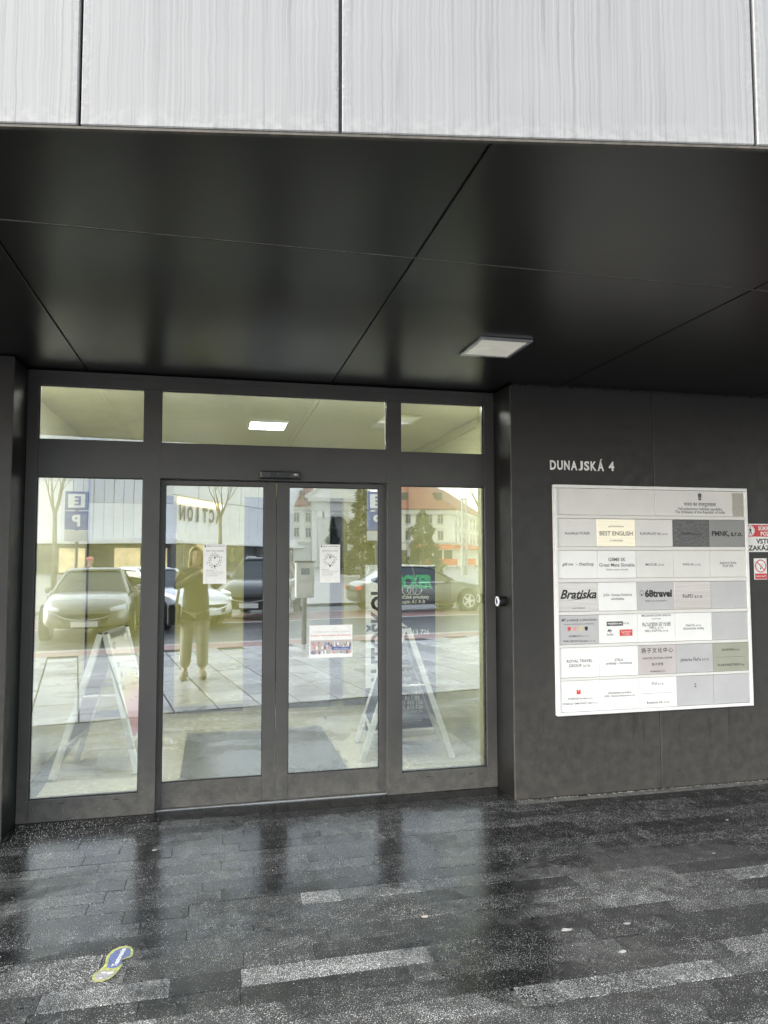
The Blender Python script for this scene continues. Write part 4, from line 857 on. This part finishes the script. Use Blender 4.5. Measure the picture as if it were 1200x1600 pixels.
# ================================================================== CARS
def paint(name, col, rough=.22):
    m = NT(name); nz = m.noise(3, 2); m.base(m.ramp(nz, 0, [(.3, tuple(c*.94 for c in col)), (.7, tuple(min(1, c*1.05) for c in col))])); m.set(Roughness=rough, Metallic=0.25)
    m.b.inputs['Coat Weight'].default_value = 0.8; m.b.inputs['Coat Roughness'].default_value = .06; return m.m
paint('paint_silver', (.2, .2, .19)); paint('paint_white', (.78, .79, .82)); paint('paint_dark', (.025, .027, .032)); paint('paint_grey', (.06, .062, .066))
flat('car_glass', (.03, .04, .045), .05); flat('tyre_rubber', (.02, .02, .02), .8); plain('rim_metal', (.6, .6, .61), .3, .05, 30, .8); plain('headlamp', (.75, .77, .8), .1, .1, 60, .3); flat('chrome', (.75, .75, .76), .12, 1.0)
def car(loc, rz, label, mat, suv=False, rack=False):
    t = thing('car', loc, label, 'car', 'cars standing across the street', rz); H = 1.68 if suv else 1.45; K = H/1.45; W = .92
    # x forward; body hull lofted from stations (x, half width, sill z, belt z, top z, shoulder factor)
    st = [(-2.25, .70, .38, .62, .70), (-2.18, .82, .28, .78, .93), (-1.75, .90, .22, .90, 1.0), (-1.0, W, .20, .92, .97), (0.0, W, .20, .90, .95), (.85, W, .20, .87, .96), (1.35, .91, .20, .82, .95), (1.85, .88, .22, .74, .86), (2.18, .80, .24, .62, .74), (2.30, .62, .32, .52, .60)]
    mb = MB(); n = 12
    for x, hw, z0, zb, zt in st:
        zb *= K; zt *= K; z0 *= 1.15 if suv else 1
        half = [(hw*.90, z0), (hw*.985, z0+.12), (hw, (z0+zb)/2), (hw*.97, zb), (hw*.86, zt), (hw*.45, zt+.015)]
        ring = half+[(-a, b) for a, b in reversed(half)]
        mb.v += [(x, a, b) for a, b in ring]
    for i in range(len(st)-1):
        for k in range(n): q = i*n; mb.f.append((q+k, q+(k+1) % n, q+n+(k+1) % n, q+n+k))
    mb.f += [tuple(range(n-1, -1, -1)), tuple((len(st)-1)*n+k for k in range(n))]
    for f_ in range(len(mb.f)): mb.f[f_] = tuple(reversed(mb.f[f_]))
    o = mb.build('body', mat, t, world=False, smooth=True); ss = o.modifiers.new('u', 'SUBSURF'); ss.levels = 1; ss.render_levels = 2
    xb, xr0, xr1, xf = (-2.0, -1.45, .15, .98) if suv else (-1.85, -.95, .10, 1.02); zb, zr = .93*K, H-.03; wb_, wr_ = .80, .58
    def quad(nm, pts, mt, d): return MB().poly(pts, d[0], d[1]).build(nm, mt, t, world=False)
    B = [(xb, -wb_, zb), (xf, -wb_, zb), (xf, wb_, zb), (xb, wb_, zb)]; T = [(xr0, -wr_, zr), (xr1, -wr_, zr), (xr1, wr_, zr), (xr0, wr_, zr)]
    cab = MB(); cab.v = B+T; cab.f = [(0, 1, 5, 4), (1, 2, 6, 5), (2, 3, 7, 6), (3, 0, 4, 7), (4, 5, 6, 7)]; cab.build('windows', 'car_glass', t, world=False, bevel=.04)
    rf = MB()
    for i, x in enumerate((xr0-.06, xr0+.25, (xr0+xr1)/2, xr1-.2, xr1+.05)):
        zz = zr+(.0, .035, .05, .04, .0)[i]; rf.v += [(x, a*(.97 if i in (0, 4) else 1), zz-(.05 if abs(a) > .55 else 0)) for a in (-.63, -.54, -.25, .25, .54, .63)]
    for i in range(4):
        for k in range(5): rf.f.append((i*6+k, i*6+6+k, i*6+7+k, i*6+k+1))
    o = rf.build('roof', mat, t, world=False, smooth=True); sd = o.modifiers.new('t', 'SOLIDIFY'); sd.thickness = .03; sd.offset = 0
    for s in (-1, 1):
        for a, b in (((xf+.02, s*.81, zb-.02), (xr1+.02, s*.595, zr+.005)), ((xb-.02, s*.80, zb-.02), (xr0-.03, s*.595, zr+.005))): MB().tube([a, b], .034, 6).build('pillar', mat, t, world=False)
        xm = -.42; MB().tube([(xm, s*.815, zb), (xm-.02, s*.60, zr)], .026, 6).build('pillar', mat, t, world=False)
        MB().tube([(xb, s*.805, zb), (xf, s*.815, zb)], .014, 6).build('window_trim', 'chrome', t, world=False)
        mir = MB().box(.62, .80, s*.88-.10*(s < 0), s*.88+.10*(s > 0), zb+.0, zb+.14).build('mirror', mat, t, world=False, bevel=.04)
        hl = MB().poly([(2.13, s*.80, .64*K), (2.27, s*.50, .60*K), (2.285, s*.48, .67*K), (2.08, s*.79, .75*K)], .03, (1, 0, 0)).build('headlight', 'headlamp', t, world=False, bevel=.01)
        MB().poly([(-2.2, s*.78, .72*K), (-2.26, s*.45, .72*K), (-2.25, s*.45, .82*K), (-2.16, s*.79, .86*K)], -.03, (1, 0, 0)).build('tail_light', 'sign_red', t, world=False)
        for hx in (-.05, -1.05): MB().box(hx-.09, hx+.09, s*.925-.012, s*.925+.012, .78*K, .81*K).build('door_handle', 'chrome', t, world=False)
        for dx in (.75, -.45, -1.35): MB().box(dx-.004, dx+.004, s*.915-.014, s*.915+.014, .28, .86*K).build('door_gap', 'ink', t, world=False)
        for wx in (1.38, -1.38):
            r = .345 if suv else .325
            fr_w = lambda p, wx=wx, s=s, r=r: Vector((wx+p.x, s*(.74+p.z), r+p.y))
            ar = MB().lathe([(r+.07, .0), (r+.07, .205)], 28, fr_w).build('wheel_arch', 'tyre_rubber', t, world=False)
            wh = bpy.data.objects.new('wheel', None); link(wh, t, world=False)
            MB().lathe([(r*.66, .19), (r*.9, .215), (r, .19), (r, .02)], 32, fr_w, close=True).build('tyre', 'tyre_rubber', wh, world=False, smooth=False)
            rm = MB().lathe([(r*.66, .20), (r*.66, .225), (r*.60, .225), (r*.60, .205)], 32, fr_w, close=False); rm.lathe([(.05, .2), (.05, .228)], 12, fr_w)
            for k in range(5):
                a = 2*math.pi*k/5; c, sn_ = math.cos(a), math.sin(a); px_, py_ = -sn_, c
                pts = [fr_w(Vector((c*u_+px_*w_, sn_*u_+py_*w_, .218))) for u_, w_ in ((.04, -.035), (r*.62, -.03), (r*.62, .03), (.04, .035))]
                rm.poly(pts, .012*s, (0, 1, 0))
            rm.build('rim', 'rim_metal', wh, world=False)
    MB().poly([(2.255, -.42, .36*K), (2.255, .42, .36*K), (2.285, .50, .56*K), (2.285, -.50, .56*K)], .02, (1, 0, 0)).build('grille', 'black_plastic', t, world=False)
    MB().tube([(2.26, -.62, .60*K), (2.305, -.40, .48*K), (2.315, 0, .42*K), (2.305, .40, .48*K), (2.26, .62, .60*K)], .016, 6).build('grille_trim', 'chrome', t, world=False)
    MB().box(2.29, 2.315, -.26, .26, .30*K, .41*K).build('number_plate', 'white_paint', t, world=False)
    MB().tube([(1.0, -.6, zb+.02), (.85, -.1, zb+.06)], .01, 5).build('wiper', 'black_plastic', t, world=False)
    if rack:
        for s in (-1, 1): MB().tube([(xr0, s*.52, zr+.02), (xr0+.15, s*.52, zr+.09), (xr1-.15, s*.52, zr+.09), (xr1, s*.52, zr+.02)], .016, 6).build('roof_rail', 'aluminium', t, world=False)
    return t
ZR = -0.12
q = rfl(124, 940, -6.6); car((q.x, -8.6, ZR), R(86), 'silver saloon car facing the doors, reflected in the left pane', 'paint_silver')
q = rfl(232, 940, -9.0); car((q.x, -10.3, ZR), R(48), 'white car at an angle reflected between the left pane and left door', 'paint_white')
q = rfl(418, 940, -11.2); car((q.x, -12.6, ZR), R(104), 'dark estate car with roof rails reflected at the middle of the doors', 'paint_dark', suv=True, rack=True)
q = rfl(656, 940, -12.9); car((q.x, -13.2, ZR), R(-8), 'grey car seen side on, reflected in the right pane', 'paint_grey')

# ================================================================== STREET FURNITURE
q = rfl(476, 1005, -3.9); tm = thing('ticket_machine', (1.62, -3.7, 0), 'grey parking ticket machine on a dark post near the kerb', 'ticket machine')
MB().tube([(1.62, -3.7, 0), (1.62, -3.7, .95)], .045, 12).build('post', 'black_plastic', tm); box('cabinet', 'kerb_stone', tm, 1.45, 1.79, -3.82, -3.58, .85, 1.50, bevel=.02)
box('screen', 'lens_blue', tm, 1.54, 1.70, -3.579, -3.574, 1.28, 1.40); box('label', 'plate_blush', tm, 1.50, 1.74, -3.579, -3.575, .95, 1.12); box('cap', 'black_plastic', tm, 1.43, 1.81, -3.84, -3.56, 1.5005, 1.54, bevel=.01)
def pylon(px, Y, label):
    c = rfl(px, 798, Y); t = thing('parking_sign', (c.x, Y, -.02), label, 'sign', 'blue parking signs'); k = (MIR-Y)/FPX*1.02
    w2 = 15.5*k; zt, zm, zb_ = rfl(px, 768, Y).z, rfl(px, 798, Y).z, rfl(px, 828, Y).z
    MB().tube([(c.x, Y-.1, -.02), (c.x, Y-.1, zt)], .07, 10).build('post', 'dark_room', t)
    for z0, z1 in ((zm+.02, zt), (zb_, zm-.02)):
        o = box('sign_box', 'ink_blue', t, c.x-w2, c.x+w2, Y-.06, Y+.06, z0, z1, bevel=.02)
        if z1 == zt:
            box('white_field', 'white_paint', o, c.x-w2*.72, c.x+w2*.72, Y+.0605, Y+.064, z0+(z1-z0)*.14, z1-(z1-z0)*.14)
            text('lettering', 'E', (c.x+w2*.1, Y+.0645, (z0+z1)/2), h=(z1-z0)*.5, mat='ink_blue', parent=o, xd=(-1, 0, 0), bold=.04)
        else: text('lettering', 'P', (c.x, Y+.0605, (z0+z1)/2), h=(z1-z0)*.62, mat='white_paint', parent=o, xd=(-1, 0, 0), bold=.04)
    box('caption', 'plate_grey', t, c.x-w2, c.x+w2, Y-.05, Y+.05, zb_-.5, zb_-.03, bevel=.01)
pylon(120, -24, 'blue parking pylon reflected in the left pane in front of the store'); pylon(589, -24, 'blue parking pylon reflected at the edge of the right door')
for px, lab in ((722, 'slim pale lamp post reflected in the right pane, left of the pair'), (728.5, 'slim pale lamp post reflected in the right pane, right of the pair')):
    Y = -52; c = rfl(px, 870, Y); t = thing('lamp_post', (c.x, Y, -.02), lab, 'lamp post', 'lamp posts on the square'); z1 = rfl(px, 782, Y).z
    MB().tube([(c.x, Y, -.02), (c.x, Y, 3), (c.x, Y, z1)], [.16, .12, .09], 10).build('post', 'kerb_stone', t); MB().lathe([(.05, 0), (.28, .1), (.26, .25), (.05, .32)], 12, lambda p, c=c, z1=z1: Vector((c.x+p.x, Y+p.y, z1+p.z))).build('lantern', 'white_paint', t)

# ================================================================== TREES
plain('bark', (.13, .11, .09), .85, .3, 12, bump=.3); plain('needle', (.045, .075, .04), .7, .45, 1.5); plain('needle_blue', (.05, .07, .06), .7, .4, 1.5)
def bare_tree(x, y, h, fork, spread, label, seed):
    rnd = random.Random(seed); t = thing('bare_tree', (x, y, -.02), label, 'tree', 'leafless street trees')
    MB().tube([(x, y, -.02), (x+.03, y, fork*.5), (x, y, fork+.1)], [.15, .115, .10], 10).build('trunk', 'bark', t, smooth=True)
    mb = MB()
    def grow(p, d, L, r, lev):
        pts = [p]; rad = [r]; q = p.copy(); dd = d.copy()
        for i in range(3):
            dd = (dd+Vector((rnd.gauss(0, .10), rnd.gauss(0, .10), .05))).normalized(); q = q+dd*L/3; pts.append(q.copy()); rad.append(r*(1-.22*(i+1)))
        mb.tube(pts, rad, 5 if lev < 2 else 3, cap=False)
        if lev >= 5: return
        for k in range(3 if lev < 3 else 2):
            i = rnd.choice([2, 3]) if k else 3; nd = (dd+Vector((rnd.gauss(0, .42), rnd.gauss(0, .42), rnd.uniform(.05, .3)))).normalized(); grow(pts[i], nd, L*rnd.uniform(.62, .82), rad[i]*.72, lev+1)
    for k in range(6):
        a = 2*math.pi*k/6+rnd.uniform(-.3, .3); grow(Vector((x, y, fork)), Vector((math.cos(a)*spread, math.sin(a)*spread, 1)).normalized(), h*.27, .062, 0)
    mb.build('crown', 'bark', t)
q = rfl(86, 805, -30); bare_tree(q.x, -30, 6.5, q.z, .42, 'leafless young tree with fan of thin branches reflected in the left pane', 3)
q = rfl(344, 812, -33); bare_tree(q.x, -33, 6.5, q.z, .36, 'leafless young tree in front of the store lettering reflected in the left door', 8)
q = rfl(752, 812, -40); bare_tree(q.x, -40, 8, q.z+.5, .5, 'leafless tree at the outer edge of the right pane reflection', 12)
def evergreen(x, y, h, rad, label, mat, seed):
    rnd = random.Random(seed); t = thing('evergreen_tree', (x, y, -.02), label, 'tree', 'evergreen trees on the square')
    MB().tube([(x, y, -.02), (x, y, h*.9)], [.16, .03], 8).build('trunk', 'bark', t); mb = MB()
    for k in range(5200):
        z = h*(1-rnd.random()**.62*.97); f = 1-z/h; lob = 1+.28*math.sin(z*5+seed)+.2*math.sin(z*2.1); a = rnd.uniform(0, 6.283); rr = rad*(f**.72)*lob*(rnd.random()**.35)*(1+.18*math.sin(3*a+z*3))
        p = Vector((x+rr*math.cos(a), y+rr*math.sin(a), z)); d = Vector((math.cos(a), math.sin(a), rnd.uniform(-.35, .5))).normalized(); s = d.cross(Vector((rnd.gauss(0, 1), rnd.gauss(0, 1), rnd.gauss(0, 1)))).normalized()
        L = rnd.uniform(.08, .22)*h/5; b = len(mb.v); mb.v += [tuple(p-s*L*.3), tuple(p+d*L), tuple(p+s*L*.3), tuple(p-d*L*.4)]; mb.f.append((b, b+1, b+2, b+3))
    mb.build('crown', mat, t)
q = rfl(660, 795, -45); evergreen(q.x, -45, q.z, 1.55, 'dense green conifer before the cream town house reflected in right pane', 'needle', 2)
q = rfl(566, 752, -48); evergreen(q.x, -48, q.z, 1.6, 'tall dark conifer reflected at the outer side of the right door', 'needle_blue', 5)
q = rfl(520, 806, -70); evergreen(q.x, -70, q.z, 1.0, 'narrow dark conifer in front of the church portal', 'needle_blue', 9)

# ================================================================== BUILDINGS ACROSS THE SQUARE
plain('store_white', (.74, .745, .77), .5, .05, .4); plain('store_grey', (.55, .57, .65), .45, .07, .3); plain('store_dark', (.06, .065, .075), .3, .2, .5); plain('store_canopy', (.74, .74, .75), .5, .05, .6)
plain('shop_glow', (.5, .4, .25), .5, .5, .8, emit=(1, .78, .42), es=.2); plain('sign_navy', (.03, .035, .10), .4); plain('sign_glow', (.7, .5, .2), .5, emit=(1, .70, .28), es=1.6)
plain('stucco_white', (.76, .75, .71), .7, .05, .5); plain('stucco_cream', (.78, .76, .66), .7, .06, .5); plain('roof_red', (.28, .10, .08), .75, .25, 2.0); plain('stone_trim', (.55, .54, .50), .7, .08, 1); plain('window_dark', (.05, .055, .065), .12, .4, .6); plain('awning_red', (.72, .16, .08), .6, .1, 2)
def window(par, c, xd, w_, h_, n, trim='stone_trim', mul=True):
    """a window with surround, panes and glazing bars, centred on the wall at c; xd runs along the wall, n points out"""
    xd, n = Vector(xd), Vector(n); fr = lambda p: c+xd*p.x+n*p.y+Vector((0, 0, p.z))
    o = MB().box(-w_/2-.16, w_/2+.16, .0, .08, -h_/2-.16, h_/2+.16, fr=fr).build('window', trim, par)
    for a in (-1, 1):
        for b0, b1 in ((-h_/2, h_/2*.28), (h_/2*.36, h_/2)): MB().box(min(a*.04, a*w_/2), max(a*.04, a*w_/2), .081, .09, b0, b1, fr=fr).build('pane', 'window_dark', o)
    MB().box(-w_/2-.25, w_/2+.25, .0, .24, -h_/2-.30, -h_/2-.165, fr=fr).build('sill', trim, o); MB().box(-w_/2-.25, w_/2+.25, .0, .26, h_/2+.30, h_/2+.46, fr=fr).build('hood', trim, o)
YS0 = -70.0
cst = rfl(270, 850, YS0); zA = rfl(200, 849, YS0).z; zB = rfl(200, 786, YS0).z
ds = thing('department_store', (cst.x-15, YS0-10, 0), 'large pale ribbed department store with ACTION lettering across the square', 'building')
dd = Vector((12.2, -25, 0)).normalized(); dn = Vector((25, 12.2, 0)).normalized(); LEN = 46.0; xL = cst.x-34
body_ = [(xL, YS0-.3, 0), (cst.x-.2, YS0-.3, 0), tuple(Vector((cst.x, YS0, 0))+dd*LEN-dn*.4)[:2]+(0,), (xL, YS0-46, 0)]
MB().poly(list(reversed(body_)), -16, (0, 0, -1)).build('wall', 'store_dark', ds)
pw = rfl(158, 800, YS0).x-rfl(142, 800, YS0).x; x = cst.x
k = 0
while x > xL:
    z0 = zB if rfl(120, 800, YS0).x < x-pw*.5 else zB+6.2*random.choice([.35, .35, .35])
    box('rib_panel', 'store_grey', ds, x-pw+.03, x-.03, YS0-.29, YS0-.03-.05*(k % 2), z0+.02, 16.0); box('white_panel', 'store_white', ds, x-pw+.012, x-.012, YS0-.29, YS0, zA+.5, z0-.02)
    x -= pw; k += 1
box('canopy_band', 'store_canopy', ds, xL, cst.x+.3, YS0-.3, YS0+1.6, zA-.05, zA+.46)
x = cst.x-.5
while x > xL:
    o = box('shop_window', 'shop_glow' if random.random() < .22 else 'window_dark', ds, x-2.6, x-.1, YS0-.29, YS0-.2, .15, zA-.5); x -= 2.7
# receding side with the lettered band
def sd_(p): return Vector((cst.x, YS0, 0))+dd*p.x+dn*p.y+Vector((0, 0, p.z))
zt1 = rfl(277, 773, YS0).z; zb1 = rfl(277, 826, YS0).z
for k in range(16):
    a = k*LEN/16; box('rib_panel', 'store_white', ds, a+.04, a+LEN/16-.04, -.39, -.02-.04*(k % 2), zt1+.05, 16, fr=sd_); box('white_panel', 'store_canopy', ds, a+.02, a+LEN/16-.02, -.39, .5, zA+.3, zb1-.4, fr=sd_)
    box('band_panel', 'store_white' if k < 9 else 'store_grey', ds, a+.03, a+LEN/16-.03, -.39, -.15, zb1-.35, zt1, fr=sd_)
    box('shop_window', 'shop_glow' if k in (2, 3, 9) else 'window_dark', ds, a+.15, a+LEN/16-.15, -.39, -.3, .2, zA, fr=sd_)
box('canopy_band', 'store_canopy', ds, 0, LEN, -.39, 1.2, zA+.02, zA+.28, fr=sd_)
hL = (zt1-zb1)*.62
def tpx(px): a = atY(px, 790, 1.0).x; return (a*(MIR-YS0)-cst.x)/(dd.x+dd.y*a)
t0_, t1_ = tpx(279), tpx(347); zl0, zl1 = rfl(277, 812, YS0).z, rfl(277, 787, YS0).z
for k, chr_ in enumerate('NOITCA'):
    tw = (t1_-t0_)/6; text('store_lettering', chr_, sd_(Vector((t0_+tw*(k+.5), -.14, (zl0+zl1)/2))), w=tw*(.3 if chr_ == 'I' else .72), h=zl1-zl0, mat='sign_navy', parent=ds, xd=-dd, bold=.04, th=.12)
box('letter_light', 'sign_glow', ds, t0_, t1_, -.12, -.04, zl1+.15, zl1+.75, fr=sd_)

YC = -104.0
def wpx(px): return rfl(px, 850, YC).x
def zpx(py): return rfl(500, py, YC).z
# old town house left of the church
h1 = thing('town_house', (wpx(470), YC-6, 0), 'white town house with red roof left of the church in the right door', 'building', 'old buildings across the square')
x0, x1 = wpx(425), wpx(493); ze = zpx(793)
box('wall', 'stucco_white', h1, x0, x1, YC-12, YC, 0, ze); box('cornice', 'stone_trim', h1, x0-.1, x1+.1, YC+.001, YC+.5, ze-.5, ze)
mb = MB(); mb.v = [(x0-.3, YC+.6, ze), (x1+.1, YC+.6, ze), (x1+.1, YC-6, ze+5.5), (x0-.3, YC-6, ze+5.5), (x0-.3, YC-12.5, ze), (x1+.1, YC-12.5, ze)]; mb.f = [(0, 1, 2, 3), (3, 2, 5, 4), (0, 3, 4), (1, 5, 2), (0, 4, 5, 1)]; rf = mb.build('roof', 'roof_red', h1)
d_ = MB().box(wpx(475), wpx(478), YC-2.6, YC-1.2, ze+1.6, ze+3.0).build('dormer', 'window_dark', rf)
for px in (440, 464, 482):
    for py in (809, 832): window(h1, Vector((wpx(px), YC, zpx(py))), (-1, 0, 0), .75, 1.35, (0, 1, 0))
box('string_course', 'stone_trim', h1, x0, x1, YC+.001, YC+.25, zpx(850), zpx(846))
# church front
ch = thing('church', (wpx(525), YC-9, 0), 'pale church front with triangular pediment and arched portal', 'building'); xc = wpx(526); hw = wpx(566)-xc; YCc = YC+1.5
zE = zpx(800); box('wall', 'stucco_white', ch, xc-hw, xc+hw, YC-20, YCc, 0, zE)
for k_2, (o_, h0, h1_) in enumerate(((.25, zE, zE+.7), (.1, zE+.7, zE+1.5), (.6, zE+1.5, zE+2.1))): box('entablature', 'stone_trim', ch, xc-hw-o_, xc+hw+o_, YC-20, YCc+o_+.05, h0+.001, h1_)
ped = [(xc-hw-.9, YCc+.3, zE+2.1), (xc+hw+.9, YCc+.3, zE+2.1), (xc, YCc+.3, zE+5.6)]
MB().poly(list(reversed(ped)), -1.0, (0, 1, 0)).build('pediment', 'stucco_white', ch)
for s in (-1, 1):
    a, b = Vector((xc+s*(hw+1.1), YCc+.75, zE+2.15)), Vector((xc, YCc+.75, zE+5.9)); MB().tube([a, b], .32, 4).build('pediment_moulding', 'stone_trim', ch)
for px in (498, 506, 546, 555):
    box('pilaster', 'stone_trim', ch, wpx(px)-.42, wpx(px)+.42, YCc+.001, YCc+.35, 0, zE-.001)
    box('capital', 'stucco_white', ch, wpx(px)-.55, wpx(px)+.55, YCc+.351, YCc+.5, zE-.9, zE-.05)
ar = wpx(540)-xc; zc = zpx(822)
arc = [(xc+ar*math.cos(math.pi*i/14), YCc+.02, zc+ar*math.sin(math.pi*i/14)) for i in range(15)]; MB().poly([(xc+ar, YCc+.02, 0)]+arc+[(xc-ar, YCc+.02, 0)], .05, (0, 1, 0)).build('portal', 'window_dark', ch)
for i in range(13):
    a, b = math.pi*(i+.08)/13, math.pi*(i+.92)/13; MB().poly([(xc+r*math.cos(t), YCc+.01, zc+r*math.sin(t)) for r, t in ((ar*1.04, a), (ar*1.36, a), (ar*1.36, b), (ar*1.04, b))], .28, (0, 1, 0)).build('arch_stone', 'stone_trim', ch)
# cream corner house on the right
h2 = thing('corner_house', (wpx(670), YC-8, 0), 'cream corner town house with red roof and orange awnings in the right pane', 'building', 'old buildings across the square')
x0, x1 = wpx(598), wpx(707); ze = zpx(795); dsd = Vector((.50, -.866, 0)); nsd = Vector((.866, .5, 0)); L2 = 34.0
e1 = Vector((x1, YC, 0)); e2 = e1+dsd*L2
MB().poly([(x0, YC-30, 0), (x0, YC, 0), tuple(e1), tuple(e2)], ze, (0, 0, 1)).build('wall', 'stucco_cream', h2)
box('cornice', 'stone_trim', h2, x0, x1+.4, YC+.001, YC+.55, ze-.7, ze); f2 = lambda p: e1+dsd*p.x+nsd*p.y+Vector((0, 0, p.z)); box('cornice', 'stone_trim', h2, 0, L2, .001, .55, ze-.7, ze-.001, fr=f2)
ridge0 = Vector((x0, YC-8, ze+6.5)); hip = Vector((x1-6.0, YC-9, ze+6.5)); hip2 = hip+dsd*L2
mb = MB(); c0_ = Vector((x0, YC+.7, ze)); c1_ = Vector((x1+.5, YC+.7, ze)); c2_ = e2+nsd*.7+Vector((0, 0, ze)); mb.v = [tuple(v) for v in (c0_, c1_, c2_, ridge0, hip, hip2)]; mb.f = [(0, 1, 4, 3), (1, 2, 5, 4)]; rf = mb.build('roof', 'roof_red', h2); sd = rf.modifiers.new('t', 'SOLIDIFY'); sd.thickness = .3
for px in (635, 690): MB().box(wpx(px)-.6, wpx(px)+.6, YC-3.4, YC-1.4, ze+1.6, ze+3.0).build('dormer', 'window_dark', rf)
for px in (606, 622, 638, 654, 671, 688):
    for py in (809, 836): window(h2, Vector((wpx(px), YC, zpx(py))), (-1, 0, 0), .8, 1.45, (0, 1, 0))
for kk in range(9):
    for py in (812, 838): window(h2, f2(Vector((2.6+3.6*kk, 0, zpx(py)))), -dsd, 1.3, 1.9, nsd)
box('string_course', 'stone_trim', h2, x0, x1+.2, YC+.001, YC+.3, zpx(850), zpx(847)); box('string_course', 'stone_trim', h2, 0, L2, .001, .3, zpx(850), zpx(847), fr=f2)
for a, b in ((640, 706),):
    mb = MB(); mb.v = [(wpx(a), YC+.05, zpx(851)), (wpx(b), YC+.05, zpx(851)), (wpx(b), YC+1.8, zpx(858)), (wpx(a), YC+1.8, zpx(858))]; mb.f = [(0, 1, 2, 3)]; o = mb.build('awning', 'awning_red', h2); o.modifiers.new('t', 'SOLIDIFY').thickness = .12
for kk in range(4): box('awning', 'awning_red', h2, .8+7*kk, 6.8+7*kk, .05, 1.7, zpx(858), zpx(852), fr=f2)
for px in (612, 630, 648, 666, 684, 700): box('shop_window', 'window_dark', h2, wpx(px)-.7, wpx(px)+.7, YC+.002, YC+.06, .3, zpx(860))
# low planters / hoardings with orange panels beside the house
for i, px in enumerate((672, 690, 706, 735)):
    c = rfl(px, 880, -80); o = thing('cafe_screen', (c.x, -80, 0), '%s low orange cafe screen from the left, reflected before the corner house' % ('first', 'second', 'third', 'fourth')[i], 'screen', 'orange cafe screens')
    box('panel', 'awning_red', o, c.x-.75, c.x+.75, -80.04, -79.96, .55, 1.35, bevel=.01)
    for s in (-.65, .65): box('foot', 'kerb_stone', o, c.x+s-.08, c.x+s+.08, -80.15, -79.85, -.02, .55)
# plain block closing the view between store and house
fb = thing('far_block', (10, -150, 0), 'grey distant block closing the view between the store and the church', 'building'); box('wall', 'stucco_white', fb, -6, 60, -152, -150, 0, 9)
for k in range(14): window(fb, Vector((-3+4.5*k, -150, 6.2)), (-1, 0, 0), 1.2, 1.8, (0, 1, 0))
